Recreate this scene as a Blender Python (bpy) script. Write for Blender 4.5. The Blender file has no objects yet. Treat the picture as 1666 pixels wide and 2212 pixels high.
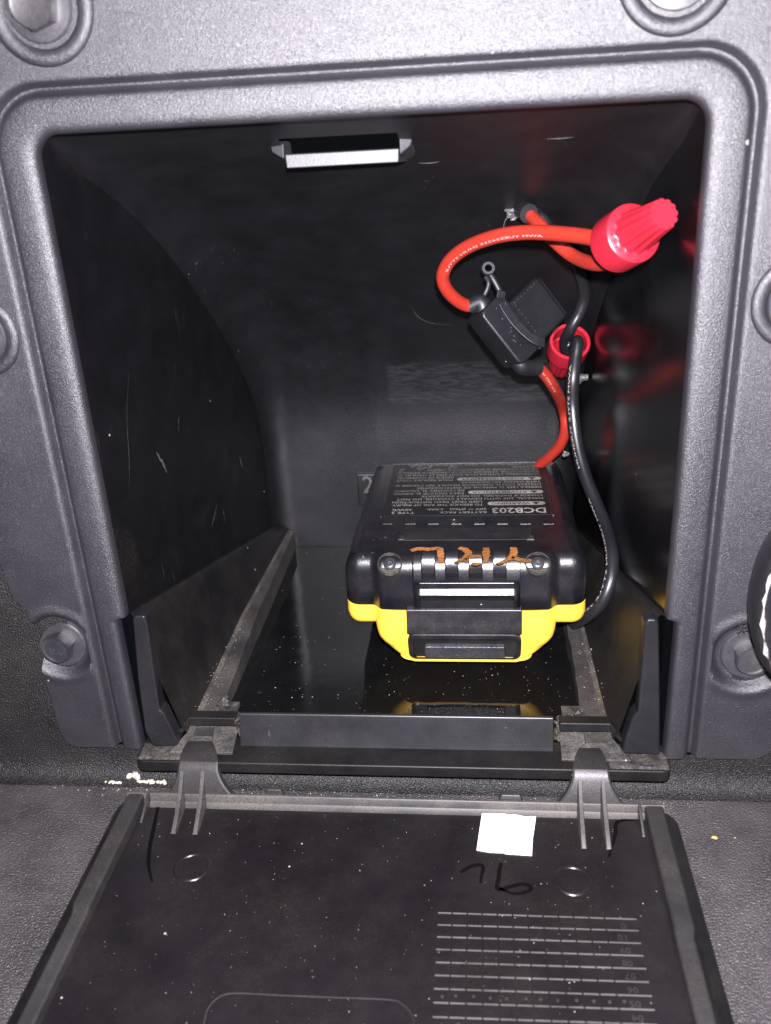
import bpy, bmesh, math, random
from mathutils import Vector, Matrix
random.seed(7)
scene = bpy.context.scene
col = scene.collection
rad = math.radians

# ------------------------------------------------------------------ camera
F, CX, CY = 1948.0, 833.0, 1106.0               # focal length and centre, in pixels of a 1666 x 2212 picture
RW = Matrix(((0.99443607, 0.09193279, -0.05143222),
             (-0.00943855, -0.40851830, -0.91270133),
             (-0.10491818, 0.90810856, -0.40537762)))   # rows: camera right, down, forward in world axes
CAM = Vector((0.0, -200.0, 174.0))              # millimetres
right, down, fwd = (Vector(RW[i]).normalized() for i in range(3))
cam_d = bpy.data.cameras.new('camera')
cam = bpy.data.objects.new('camera', cam_d)
col.objects.link(cam)
m = Matrix((right, -down, -fwd)).transposed().to_4x4()
m.translation = CAM * 0.001
cam.matrix_world = m
cam_d.sensor_fit = 'VERTICAL'
cam_d.sensor_height = 24.0
cam_d.sensor_width = 18.07
cam_d.lens = 24.0 * F / 2212.0
cam_d.clip_start = 0.005
cam_d.clip_end = 50
cam_d.dof.use_dof = True
cam_d.dof.focus_distance = 0.262
cam_d.dof.aperture_fstop = 13.0
scene.camera = cam

# ------------------------------------------------------------------ world and the phone's flash
world = bpy.data.worlds.new('World')
scene.world = world
world.use_nodes = True
world.node_tree.nodes['Background'].inputs[0].default_value = (0.75, 0.82, 1.0, 1)
world.node_tree.nodes['Background'].inputs[1].default_value = 0.007
ld = bpy.data.lights.new('phone_flash', 'AREA')
ld.shape = 'DISK'
ld.size = 0.006
ld.energy = 3.3
ld.color = (0.955, 0.915, 1.0)
lo = bpy.data.objects.new('phone_flash', ld)
col.objects.link(lo)
ml = m.copy()
ml.translation = (CAM + right * 3 - down * 14 - fwd * 2) * 0.001
lo.matrix_world = ml
scene.view_settings.view_transform = 'Standard'
scene.view_settings.look = 'None'
scene.view_settings.exposure = 0.0
scene.view_settings.gamma = 1.0
scene.view_settings.use_curve_mapping = False

# ------------------------------------------------------------------ pixel -> direction -> plane helpers (mm)
def ray(px, py):
    return right * (px - CX) + down * (py - CY) + fwd * F
def hit(px, py, axis, v):
    d = ray(px, py)
    return CAM + d * ((v - CAM[axis]) / d[axis])
def HX(px, py, x): return hit(px, py, 0, x)
def HY(px, py, y=0.0): return hit(px, py, 1, y)
def HZ(px, py, z=0.0): return hit(px, py, 2, z)
def HD(px, py, d):
    return CAM + ray(px, py) * (d / F)

# ------------------------------------------------------------------ mesh builder, millimetres
class MB:
    def __init__(s): s.v = []; s.f = []
    def add(s, vs, fs):
        n = len(s.v)
        s.v += [Vector(p) for p in vs]
        s.f += [tuple(i + n for i in f) for f in fs]
        return s
    def box(s, x0, x1, y0, y1, z0, z1):
        return s.add([(x0,y0,z0),(x1,y0,z0),(x1,y1,z0),(x0,y1,z0),(x0,y0,z1),(x1,y0,z1),(x1,y1,z1),(x0,y1,z1)],
                     [(0,3,2,1),(4,5,6,7),(0,1,5,4),(1,2,6,5),(2,3,7,6),(3,0,4,7)])
    def hexa(s, bottom, top):
        n = len(bottom)
        vs = list(bottom) + list(top)
        fs = [tuple(range(n))[::-1], tuple(range(n, 2*n))]
        fs += [(i, (i+1) % n, n + (i+1) % n, n + i) for i in range(n)]
        return s.add(vs, fs)
    def prism(s, poly, fn0, fn1):
        return s.hexa([fn0(*p) for p in poly], [fn1(*p) for p in poly])
    def loft(s, rings, closed=True, caps=True):
        n = len(rings[0]); vs = [p for r in rings for p in r]; fs = []
        for k in range(len(rings) - 1):
            for i in range(n if closed else n - 1):
                j = (i + 1) % n
                fs.append((k*n+i, k*n+j, (k+1)*n+j, (k+1)*n+i))
        if caps:
            fs.append(tuple(range(n))[::-1]); fs.append(tuple(range((len(rings)-1)*n, len(rings)*n)))
        return s.add(vs, fs)
    def lathe(s, prof, o, axis, n=32, up=None, caps=True, lobes=None):
        a = Vector(axis).normalized()
        u = (Vector(up) if up else (Vector((0,0,1)) if abs(a.z) < .9 else Vector((1,0,0))))
        u = (u - a * u.dot(a)).normalized(); w = a.cross(u)
        rings = []
        for k, (r, h) in enumerate(prof):
            ring = []
            for i in range(n):
                t = 2*math.pi*i/n
                rr = r if lobes is None else lobes(r, h, t, k)
                ring.append(Vector(o) + a*h + (u*math.cos(t) + w*math.sin(t))*rr)
            rings.append(ring)
        return s.loft(rings, True, caps)
    def tube(s, path, r, n=14, caps=True, flat=1.0):
        fr = frames(path); rings = []
        for k, (p, t, u, w) in enumerate(fr):
            rk = r(k/(len(fr)-1)) if callable(r) else r
            rings.append([p + (u*math.cos(2*math.pi*i/n) + w*math.sin(2*math.pi*i/n)*flat)*rk for i in range(n)])
        return s.loft(rings, True, caps)
    def build(s, name, mat, parent=None, bevel=0, seg=2, angle=35, fix=True, smooth=True):
        me = bpy.data.meshes.new(name)
        base = parent_base(parent)
        me.from_pydata([tuple((p - base) * 0.001) for p in s.v], [], s.f)
        if fix:
            bm = bmesh.new(); bm.from_mesh(me)
            bmesh.ops.recalc_face_normals(bm, faces=bm.faces)
            bm.to_mesh(me); bm.free()
        if smooth:
            me.polygons.foreach_set('use_smooth', [True]*len(me.polygons))
            me.set_sharp_from_angle(angle=rad(angle))
        me.materials.append(mat)
        o = bpy.data.objects.new(name, me)
        col.objects.link(o)
        if parent is not None:
            o.parent = parent
        if bevel:
            b = o.modifiers.new('bevel', 'BEVEL'); b.width = bevel*0.001; b.segments = seg
            b.limit_method = 'ANGLE'; b.angle_limit = rad(30); b.harden_normals = True
        return o
def parent_base(p):
    b = Vector((0,0,0))
    while p is not None:
        b = b + p.location * 1000.0; p = p.parent
    return b
def tag(o, label=None, cat=None, group=None, kind=None):
    if label: o['label'] = label
    if cat: o['category'] = cat
    if group: o['group'] = group
    if kind: o['kind'] = kind
    return o
def thing(name, base, label, cat, group=None):
    o = bpy.data.objects.new(name, None)
    o.empty_display_size = 0.005
    o.location = Vector(base) * 0.001
    col.objects.link(o)
    return tag(o, label, cat, group)
def catmull(pts, k=10):
    pts = [Vector(p) for p in pts]
    q = [pts[0]*2 - pts[1]] + pts + [pts[-1]*2 - pts[-2]]
    out = []
    for i in range(1, len(q) - 2):
        a, b, c, d = q[i-1], q[i], q[i+1], q[i+2]
        for j in range(k):
            t = j / k
            out.append(0.5*((2*b) + (c-a)*t + (2*a-5*b+4*c-d)*t*t + (3*b-a-3*c+d)*t*t*t))
    out.append(pts[-1])
    return out
def frames(path):
    out = []; u = None
    for i, p in enumerate(path):
        t = (path[min(i+1, len(path)-1)] - path[max(i-1, 0)]).normalized()
        if u is None:
            u = t.cross(fwd)
            if u.length < 1e-3: u = t.cross(right)
        u = (u - t*u.dot(t)).normalized()
        out.append((p, t, u, t.cross(u)))
    return out
def smooth01(a, b, x):
    t = max(0.0, min(1.0, (x-a)/(b-a))); return t*t*(3-2*t)
def interp(tab, x):
    if x <= tab[0][0]: return tab[0][1]
    for (a, fa), (b, fb) in zip(tab, tab[1:]):
        if x <= b: return fa + (fb-fa)*(x-a)/(b-a)
    return tab[-1][1]
_fonts = {}
def text_tris(s, size=1.0, bold=0.0):
    """outline of a line of lettering: 2-D points (start at x=0, baseline y=0) and faces"""
    cu = bpy.data.curves.new('lettering', 'FONT'); cu.body = s; cu.size = size; cu.resolution_u = 2; cu.offset = bold
    o = bpy.data.objects.new('lettering', cu); col.objects.link(o)
    dg = bpy.context.evaluated_depsgraph_get()
    me = bpy.data.meshes.new_from_object(o.evaluated_get(dg))
    vs = [(p.co.x, p.co.y) for p in me.vertices]; fs = [tuple(p.vertices) for p in me.polygons]
    bpy.data.objects.remove(o); bpy.data.curves.remove(cu); bpy.data.meshes.remove(me)
    return vs, fs
def put_text(mb, s, o, ux, uy, height, width=None, bold=0.0):
    """lettering on a plane: o = start of the baseline, ux/uy unit directions, cap height in mm"""
    vs, fs = text_tris(s, 1.0, bold)
    if not vs: return
    xs = [p[0] for p in vs]; w = max(xs)
    k = height / 0.69
    kx = width / w if width else k
    mb.add([Vector(o) + Vector(ux)*p[0]*kx + Vector(uy)*p[1]*k for p in vs], fs)
def ribbon(mb, pts, w, lift, jitter=0.0, thick=0.12):
    """a pen stroke on a plane: pts already in 3-D, lift = plane normal"""
    n = Vector(lift).normalized()
    pts = [Vector(p) for p in pts]; A = []; B = []
    for i, p in enumerate(pts):
        t = (pts[min(i+1, len(pts)-1)] - pts[max(i-1, 0)]).normalized()
        sdir = t.cross(n).normalized()
        ww = (w(i/(len(pts)-1)) if callable(w) else w) * 0.5
        A.append(p + sdir*ww*(1+random.uniform(-jitter, jitter)) + n*thick)
        B.append(p - sdir*ww*(1+random.uniform(-jitter, jitter)) + n*thick)
    L = len(pts)
    mb.add(A + B, [(i, i+1, L+i+1, L+i) for i in range(L-1)])

# ------------------------------------------------------------------ materials
def nodes(name):
    mt = bpy.data.materials.new(name); mt.use_nodes = True
    nt = mt.node_tree
    return mt, nt, nt.nodes['Principled BSDF']
def N(nt, t, **kw):
    n = nt.nodes.new(t)
    for k, v in kw.items():
        if k.startswith('i_'):
            key = k[2:]
            n.inputs[int(key) if key.isdigit() else key].default_value = v
        else: setattr(n, k, v)
    return n
def ramp(nt, fac, stops):
    r = nt.nodes.new('ShaderNodeValToRGB')
    while len(r.color_ramp.elements) < len(stops): r.color_ramp.elements.new(0.5)
    for e, (p, c) in zip(r.color_ramp.elements, stops):
        e.position = p; e.color = c if len(c) == 4 else (*c, 1)
    nt.links.new(fac, r.inputs[0])
    return r.outputs[0]
def math_(nt, op, a, b=None, clamp=False):
    n = nt.nodes.new('ShaderNodeMath'); n.operation = op; n.use_clamp = clamp
    for i, x in enumerate((a, b)):
        if x is None: continue
        if isinstance(x, (int, float)): n.inputs[i].default_value = x
        else: nt.links.new(x, n.inputs[i])
    return n.outputs[0]
def mix(nt, fac, a, b):
    n = nt.nodes.new('ShaderNodeMix'); n.data_type = 'RGBA'
    for idx, x in ((0, fac), (6, a), (7, b)):
        if isinstance(x, (int, float)): n.inputs[idx].default_value = x
        elif isinstance(x, tuple): n.inputs[idx].default_value = x if len(x) == 4 else (*x, 1)
        else: nt.links.new(x, n.inputs[idx])
    return n.outputs[2]
def boxmask(nt, pos, lo, hi, soft=0.0008):
    """1 inside a box of the world (metres); soft edges"""
    sep = N(nt, 'ShaderNodeSeparateXYZ'); nt.links.new(pos, sep.inputs[0])
    out = None
    for i in range(3):
        if lo[i] is None: continue
        a = N(nt, 'ShaderNodeMapRange', interpolation_type='SMOOTHSTEP'); nt.links.new(sep.outputs[i], a.inputs[0])
        a.inputs[1].default_value = lo[i]-soft; a.inputs[2].default_value = lo[i]+soft
        b = N(nt, 'ShaderNodeMapRange', interpolation_type='SMOOTHSTEP'); nt.links.new(sep.outputs[i], b.inputs[0])
        b.inputs[1].default_value = hi[i]-soft; b.inputs[2].default_value = hi[i]+soft; b.inputs[3].default_value = 1; b.inputs[4].default_value = 0
        mm_ = math_(nt, 'MULTIPLY', a.outputs[0], b.outputs[0])
        out = mm_ if out is None else math_(nt, 'MULTIPLY', out, mm_)
    return out
def plastic(name, base, rough=0.4, spec=0.5, grain=None, dust=0.0, dust_scale=60, dust_col=(0.33, 0.28, 0.21), specks=0.0,
            speck_scale=260, scratches=0.0, vary=0.25, rough_vary=0.08, wave=None, extra=None, smudge=0.0):
    mt, nt, bs = nodes(name)
    L = nt.links.new
    geo = N(nt, 'ShaderNodeNewGeometry'); pos = geo.outputs['Position']
    nz = N(nt, 'ShaderNodeTexNoise', i_Scale=90.0, i_Detail=5.0, i_Roughness=0.6); L(pos, nz.inputs['Vector'])
    lo_ = tuple(c*(1-vary) for c in base); hi_ = tuple(c*(1+vary) for c in base)
    c = ramp(nt, nz.outputs[0], [(0.3, lo_), (0.7, hi_)])
    r = math_(nt, 'ADD', math_(nt, 'MULTIPLY', math_(nt, 'SUBTRACT', nz.outputs[0], 0.5), rough_vary*2), rough)
    dmask = None
    if dust > 0:
        d1 = N(nt, 'ShaderNodeTexNoise', i_Scale=float(dust_scale), i_Detail=6.0, i_Roughness=0.65); L(pos, d1.inputs['Vector'])
        d2 = N(nt, 'ShaderNodeTexNoise', i_Scale=1900.0, i_Detail=3.0, i_Roughness=0.7); L(pos, d2.inputs['Vector'])
        dm = math_(nt, 'MULTIPLY', ramp(nt, d1.outputs[0], [(0.38, (0,0,0)), (0.72, (1,1,1))]), ramp(nt, d2.outputs[0], [(0.35, (0.15,)*3), (0.7, (1,1,1))]))
        dmask = math_(nt, 'MULTIPLY', dm, dust, True)
    if extra:
        e = extra(nt, pos)
        dmask = e if dmask is None else math_(nt, 'MAXIMUM', dmask, e)
    if smudge > 0:
        a1 = N(nt, 'ShaderNodeTexNoise', i_Scale=42.0, i_Detail=3.0, i_Roughness=0.5, i_Distortion=0.8); L(pos, a1.inputs['Vector'])
        a2 = N(nt, 'ShaderNodeTexNoise', i_Scale=1500.0, i_Detail=4.0, i_Roughness=0.75); L(pos, a2.inputs['Vector'])
        sg = math_(nt, 'MULTIPLY', ramp(nt, a1.outputs[0], [(0.64, (0,0,0)), (0.74, (1,1,1))]), ramp(nt, a2.outputs[0], [(0.42, (0,0,0)), (0.68, (1,1,1))]))
        sg = math_(nt, 'MULTIPLY', sg, smudge, True)
        dmask = sg if dmask is None else math_(nt, 'MAXIMUM', dmask, sg)
    if dmask is not None:
        c = mix(nt, dmask, c, dust_col)
        r = math_(nt, 'ADD', r, math_(nt, 'MULTIPLY', dmask, 0.5), True)
    if scratches > 0:
        mp = N(nt, 'ShaderNodeMapping'); mp.inputs['Scale'].default_value = (900, 900, 60); mp.inputs['Rotation'].default_value = (0.25, 0.35, 0.2)
        L(pos, mp.inputs[0])
        s1 = N(nt, 'ShaderNodeTexNoise', i_Scale=1.0, i_Detail=2.0); L(mp.outputs[0], s1.inputs['Vector'])
        s2 = N(nt, 'ShaderNodeTexNoise', i_Scale=45.0, i_Detail=3.0); L(pos, s2.inputs['Vector'])
        sm = math_(nt, 'MULTIPLY', ramp(nt, s1.outputs[0], [(0.66, (0,0,0)), (0.76, (1,1,1))]), ramp(nt, s2.outputs[0], [(0.58, (0,0,0)), (0.72, (1,1,1))]))
        sm = math_(nt, 'MULTIPLY', sm, scratches, True)
        c = mix(nt, sm, c, (0.34, 0.31, 0.28)); r = math_(nt, 'ADD', r, math_(nt, 'MULTIPLY', sm, 0.4), True)
    if specks > 0:
        vo = N(nt, 'ShaderNodeTexVoronoi', i_Scale=float(speck_scale)); L(pos, vo.inputs['Vector'])
        sx = N(nt, 'ShaderNodeSeparateColor'); L(vo.outputs['Color'], sx.inputs[0])
        size = math_(nt, 'MULTIPLY', math_(nt, 'POWER', sx.outputs[0], 4.0), 0.15)
        pick = math_(nt, 'GREATER_THAN', sx.outputs[1], 1.0 - specks)
        sp = math_(nt, 'MULTIPLY', math_(nt, 'LESS_THAN', vo.outputs['Distance'], size), pick)
        c = mix(nt, sp, c, (0.34, 0.31, 0.28)); r = math_(nt, 'ADD', r, math_(nt, 'MULTIPLY', sp, 0.5), True)
    L(c, bs.inputs['Base Color']); L(r, bs.inputs['Roughness'])
    bs.inputs['Specular IOR Level'].default_value = spec
    nrm = None
    if wave:
        sc, st, di = wave
        w = N(nt, 'ShaderNodeTexNoise', i_Scale=float(sc), i_Detail=2.0); L(pos, w.inputs['Vector'])
        b = N(nt, 'ShaderNodeBump', i_Strength=st, i_Distance=di*0.001); L(w.outputs[0], b.inputs['Height']); nrm = b.outputs[0]
    if grain:
        sc, st, di = grain
        g = N(nt, 'ShaderNodeTexNoise', i_Scale=float(sc), i_Detail=2.5, i_Roughness=0.55, i_Distortion=0.3); L(pos, g.inputs['Vector'])
        b = N(nt, 'ShaderNodeBump', i_Strength=st, i_Distance=di*0.001); L(g.outputs[0], b.inputs['Height'])
        if nrm: L(nrm, b.inputs['Normal'])
        nrm = b.outputs[0]
    if nrm: L(nrm, bs.inputs['Normal'])
    return mt

M = {}
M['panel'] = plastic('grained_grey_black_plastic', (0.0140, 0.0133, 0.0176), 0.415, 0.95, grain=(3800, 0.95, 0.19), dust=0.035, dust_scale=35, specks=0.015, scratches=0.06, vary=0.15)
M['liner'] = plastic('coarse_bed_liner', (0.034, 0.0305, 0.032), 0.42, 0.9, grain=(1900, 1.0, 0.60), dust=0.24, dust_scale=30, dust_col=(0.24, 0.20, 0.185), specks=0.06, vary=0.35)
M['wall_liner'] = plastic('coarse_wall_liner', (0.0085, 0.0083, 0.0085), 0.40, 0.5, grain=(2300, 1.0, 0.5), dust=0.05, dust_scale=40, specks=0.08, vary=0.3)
def tape_mark(nt, pos):
    a = boxmask(nt, pos, (-0.034, 0.10, 0.0725), (0.0255, 0.14, 0.0895), 0.0012)
    n = N(nt, 'ShaderNodeTexNoise', i_Scale=700.0, i_Detail=4.0, i_Roughness=0.7)
    mp = N(nt, 'ShaderNodeMapping'); mp.inputs['Scale'].default_value = (0.25, 1, 1.6); nt.links.new(pos, mp.inputs[0]); nt.links.new(mp.outputs[0], n.inputs['Vector'])
    return math_(nt, 'MULTIPLY', math_(nt, 'MULTIPLY', a, ramp(nt, n.outputs[0], [(0.40, (0.0,)*3), (0.75, (1,1,1))])), 0.075)
M['bin'] = plastic('smooth_black_bin_plastic', (0.0025, 0.0025, 0.0034), 0.43, 0.75, grain=(2600, 0.6, 0.14), specks=0.03, speck_scale=300, scratches=0.12, dust=0.012, dust_scale=50, dust_col=(0.3,0.3,0.31), extra=tape_mark)
M['side'] = plastic('polished_black_bin_plastic', (0.0028, 0.0028, 0.0034), 0.20, 0.8, grain=(1700, 0.05, 0.03), specks=0.03, speck_scale=300, smudge=0.07, scratches=0.12, dust=0.012, dust_scale=50)
M['left'] = plastic('black_bin_side_plastic', (0.0024, 0.0024, 0.0031), 0.40, 0.5, grain=(2600, 0.5, 0.12), specks=0.03, speck_scale=300, scratches=0.10, smudge=0.03)
M['tray'] = plastic('dusty_black_tray_plastic', (0.0055, 0.0052, 0.0055), 0.50, 0.35, grain=(1700, 0.4, 0.14), dust=0.035, dust_scale=45, specks=0.10, speck_scale=320, scratches=0.10)
M['ledge'] = plastic('dust_coated_ledge', (0.022, 0.0212, 0.0215), 0.48, 0.5, grain=(1700, 0.6, 0.25), dust=0.26, dust_scale=60, specks=0.10, speck_scale=380)
M['crease'] = plastic('dust_filled_crease', (0.026, 0.025, 0.024), 0.5, 0.4, grain=(1700, 0.6, 0.25), dust=0.42, dust_scale=110, specks=0.10, speck_scale=420)
M['dirty'] = plastic('dirt_caked_tray_plastic', (0.020, 0.019, 0.018), 0.55, 0.4, grain=(1100, 0.8, 0.4), dust=0.42, dust_scale=170, specks=0.10, speck_scale=420, dust_col=(0.27, 0.24, 0.20))
M['trim'] = plastic('clean_black_trim', (0.0075, 0.0078, 0.0098), 0.38, 0.5, grain=(1800, 0.2, 0.08), dust=0.03, specks=0.02, scratches=0.15)
M['catch'] = plastic('flash_pale_catch', (0.030, 0.030, 0.034), 0.50, 0.5, grain=(1800, 0.4, 0.12), scratches=0.3)  # paler than the bin: the flash's highlight is put into this colour
M['sheet'] = plastic('glossy_black_sheet', (0.004, 0.004, 0.0042), 0.055, 0.5, wave=(70, 0.25, 0.6), grain=(800, 0.12, 0.05), specks=0.45, speck_scale=640, rough_vary=0.05, scratches=0.05)
M['lid'] = plastic('dusty_black_lid_plastic', (0.0066, 0.0056, 0.0066), 0.30, 0.5, grain=(1600, 0.25, 0.08), dust=0.030, dust_scale=55, smudge=0.03, specks=0.10, speck_scale=520, wave=(40, 0.12, 0.5))
M['rail'] = plastic('dusty_lid_rim', (0.015, 0.0145, 0.0155), 0.42, 0.6, grain=(1600, 0.3, 0.12), dust=0.10, dust_scale=40, specks=0.05)
M['ridge'] = plastic('dust_coated_lid_rib', (0.028, 0.027, 0.0265), 0.48, 0.5, grain=(1500, 0.3, 0.12), dust=0.26, dust_scale=70, specks=0.08)
M['edge'] = plastic('black_lid_edge', (0.006, 0.006, 0.0065), 0.35, 0.4, specks=0.04, dust=0.05)
M['emboss'] = plastic('pale_embossed_line', (0.085, 0.082, 0.08), 0.33, 0.5, vary=0.4)  # paler than the plastic around; on the bin's number, painted edge highlights
M['bolt'] = plastic('black_oxide_bolt', (0.022, 0.022, 0.027), 0.36, 0.9, grain=(1500, 0.2, 0.1), dust=0.18, dust_scale=120, scratches=0.1)
M['bat'] = plastic('scuffed_black_battery_plastic', (0.0045, 0.0047, 0.0070), 0.30, 0.75, grain=(1500, 0.35, 0.10), scratches=0.5, specks=0.10, speck_scale=420, dust=0.05, dust_scale=120)
M['bat_smooth'] = plastic('dark_latch_plastic', (0.008, 0.008, 0.0105), 0.32, 0.5, grain=(1400, 0.3, 0.1), dust=0.09, dust_scale=150, scratches=0.2)
M['bat_dust'] = plastic('dusty_screw_pocket', (0.014, 0.013, 0.011), 0.5, 0.4, grain=(1200, 0.6, 0.3), dust=0.40, dust_scale=260, dust_col=(0.24, 0.21, 0.16))
M['button'] = plastic('pebbled_latch_button', (0.022, 0.023, 0.029), 0.34, 0.6, grain=(1900, 0.9, 0.30), dust=0.12, dust_scale=200)
M['yellow'] = plastic('yellow_plastic', (0.87, 0.52, 0.050), 0.42, 0.5, grain=(1300, 0.10, 0.05), vary=0.04, rough_vary=0.04, specks=0.0)
M['label'] = plastic('printed_label', (0.008, 0.008, 0.0085), 0.42, 0.25, scratches=0.15, specks=0.04, speck_scale=500, grain=(900, 0.1, 0.05))
M['print'] = plastic('grey_print', (0.25, 0.235, 0.21), 0.5, 0.3, vary=0.5)
M['ochre'] = plastic('crackled_ochre_paint', (0.28, 0.112, 0.030), 0.6, 0.4, grain=(900, 1.0, 0.5), vary=0.35)
M['red_nut'] = plastic('red_nut_plastic', (0.34, 0.013, 0.026), 0.33, 0.5, vary=0.08, grain=(1500, 0.12, 0.05))
M['red_wire'] = plastic('red_wire_jacket', (0.31, 0.024, 0.014), 0.38, 0.5, vary=0.06, grain=(900, 0.12, 0.06))
M['black_wire'] = plastic('black_wire_jacket', (0.0075, 0.008, 0.0105), 0.36, 0.5, vary=0.1, grain=(900, 0.1, 0.05), dust=0.04)
M['rubber'] = plastic('black_soft_rubber', (0.007, 0.0075, 0.0095), 0.45, 0.5, grain=(1500, 0.25, 0.1), dust=0.05, specks=0.05, speck_scale=500)
M['fuse'] = plastic('black_fuse_plastic', (0.006, 0.0063, 0.0082), 0.42, 0.38, grain=(1500, 0.35, 0.15), dust=0.03, specks=0.05, speck_scale=500)
M['wire_print'] = plastic('pale_wire_print', (0.36, 0.30, 0.28), 0.5, 0.3, vary=0.2)
M['copper'] = plastic('bare_wire_strands', (0.45, 0.42, 0.40), 0.35, 0.5, grain=(2500, 0.5, 0.2))
M['paper'] = plastic('white_paper', (0.82, 0.82, 0.80), 0.7, 0.3, vary=0.02)
M['ink'] = plastic('black_marker', (0.0022, 0.002, 0.002), 0.75, 0.05, vary=0.1)
M['crumb'] = plastic('pale_crumb', (0.42, 0.38, 0.31), 0.8, 0.2, vary=0.2, grain=(1500, 0.6, 0.3))
M['seed'] = plastic('yellow_seed', (0.50, 0.34, 0.10), 0.6, 0.3, vary=0.3)
M['torn'] = plastic('torn_grey_film', (0.07, 0.068, 0.066), 0.35, 0.5, vary=0.4, grain=(1200, 1.0, 0.5))
M['strap'] = plastic('black_strap_rubber', (0.008, 0.008, 0.010), 0.35, 0.5, dust=0.06, specks=0.03)
M['fray'] = plastic('worn_pale_fibre', (0.40, 0.36, 0.34), 0.8, 0.2, vary=0.5, grain=(1100, 1.0, 0.6))

# ================================================================== SETTING
mb = MB()
mb.box(-420, 420, -460, 3.0, -6, 0)
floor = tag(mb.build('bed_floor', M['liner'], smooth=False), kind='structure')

# wall of the load bed: a face with an opening where the storage bin sits, curving into the floor
mb = MB()
prof = [(-3.2, 0.05), (-1.6, 0.25), (0.0, 0.9), (1.2, 2.2), (1.9, 4.2), (2.2, 7.0), (2.2, 11.0)]
xs = [-420, -300, -200, -140, -112, -99, -60, -20, 20, 49, 90, 150, 250, 420]
vs = [Vector((x, y, z)) for (y, z) in prof for x in xs]
nx = len(xs)
mb.add(vs, [(k*nx+i, k*nx+i+1, (k+1)*nx+i+1, (k+1)*nx+i) for k in range(len(prof)-1) for i in range(nx-1)])
for (a, b, z0, z1) in ((-420, -112, 11, 200), (64, 420, 11, 200), (-420, 420, 200, 330)):
    mb.add([(a, 2.2, z0), (b, 2.2, z0), (b, 2.2, z1), (a, 2.2, z1)], [(0, 1, 2, 3)])
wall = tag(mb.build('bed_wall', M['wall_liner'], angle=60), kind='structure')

# ================================================================== SIDE PANEL with grooved surround
OX0, OX1, OZ1 = -94.2, 45.7, 173.0
ZB = 11.6
recess = [(-114.6, 45.6, 9.6, 3.2), (67.0, 43.6, 9.9, 3.2)]
def U(e, kx=0.0):
    """inverted-U path round the opening, e mm outside it"""
    r = 5 + 0.75*e
    x0, x1, z1 = OX0 - e, OX1 + e, OZ1 + 0.92*e
    P = []
    nl = 190
    for i in range(nl): P.append((x0, ZB + (z1-r-ZB)*i/nl))
    for i in range(14):
        t = math.pi - math.pi/2*i/14; P.append((x0+r+r*math.cos(t), z1-r+r*math.sin(t)))
    for i in range(100): P.append((x0+r+(x1-x0-2*r)*i/100, z1))
    for i in range(14):
        t = math.pi/2 - math.pi/2*i/14; P.append((x1-r+r*math.cos(t), z1-r+r*math.sin(t)))
    for i in range(nl+1): P.append((x1, z1-r - (z1-r-ZB)*i/nl))
    return P
xl = [(11.6, -117.0), (13.5, -119.2), (17, -120.2), (40, -121.0), (54, -120.6), (57, -121.5), (60, -124.4), (72, -125.4), (200, -126.0)]
def outer():
    P = []; nl = 190
    for i in range(nl):
        z = ZB + (186-ZB)*i/nl; P.append((interp(xl, z), z))
    for i in range(14):
        t = i/14; P.append((-126, 186+80*t) if t < .5 else (-126+60*(t-.5), 226))
    for i in range(100): P.append((-96+144*i/100, 226))
    for i in range(14):
        t = i/14; P.append((48+60*t, 226) if t < .5 else (78, 226-80*(t-.5)))
    for i in range(nl+1):
        z = 186 - (186-ZB)*i/nl
        x = -48.4 - (-126.0)
        if z < 30: x = 77.4 - 7.5*(1-math.sqrt(max(0, 1-((20-z)/8.6)**2))) if z < 20 else 77.4
        P.append((x, z))
    return P
def height(x, z):
    y = 0.0
    for cx, cz, r, d in recess:
        q = math.hypot(x-cx, z-cz)
        y += d * (1 - smooth01(r-2.4, r+0.3, q))
        y -= 0.45 * smooth01(r-0.4, r+0.6, q) * (1 - smooth01(r+0.9, r+3.4, q))
    return y
prof = [(0.15, 3.0), (0.1, 1.8), (0.25, 0.9), (0.7, 0.25), (1.3, -0.15), (2.2, -0.42), (3.6, -0.5), (5.6, -0.42), (7.2, -0.3), (7.9, -0.1), (8.2, 0.25), (8.5, 1.0),
        (9.0, 2.2), (9.6, 2.6), (10.0, 2.5), (10.6, 1.2), (11.0, 0.35), (11.5, 0.05), (12.2, 0.0)]
rings = []
for e, y in prof:
    ring = []
    for (x, z) in U(e):
        if e < 6 and z < 54.5:                        # notch beside the hinge frame
            sft = 2.6 * (1 - e/6.0) * smooth01(54.5, 53.6, z) if z > 53.6 else 2.6 * (1 - e/6.0)
            x = x - sft if x < -24 else x + sft
        ring.append(Vector((x, y, z)))
    rings.append(ring)
inn, out = U(12.2), outer()
NT = 34
for k in range(1, NT+1):
    t = k/NT
    rings.append([Vector((a[0]+(b[0]-a[0])*t, height(a[0]+(b[0]-a[0])*t, a[1]+(b[1]-a[1])*t), a[1]+(b[1]-a[1])*t)) for a, b in zip(inn, out)])
rings.append([Vector((b[0], 0.5 + height(*b), b[1])) if 0 else Vector((b[0]*1.0, 2.6, b[1])) for b in out])
panel = thing('side_panel', (-24, 0, ZB), 'grained grey plastic wall panel with bolts and grooved surround round the opening', 'wall panel')
mb = MB(); mb.loft(rings, closed=False, caps=False)
# bottom ends of the sheet
n = len(inn)
for side in (0, n-1):
    row = [r[side] for r in rings]
    low = [Vector((p.x, 2.8, p.z)) for p in row]
    L = len(row)
    mb.add(row + low, [(i, i+1, L+i+1, L+i) for i in range(L-1)])
mb.build('panel_skin', M['panel'], panel, angle=50, fix=False)

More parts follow.
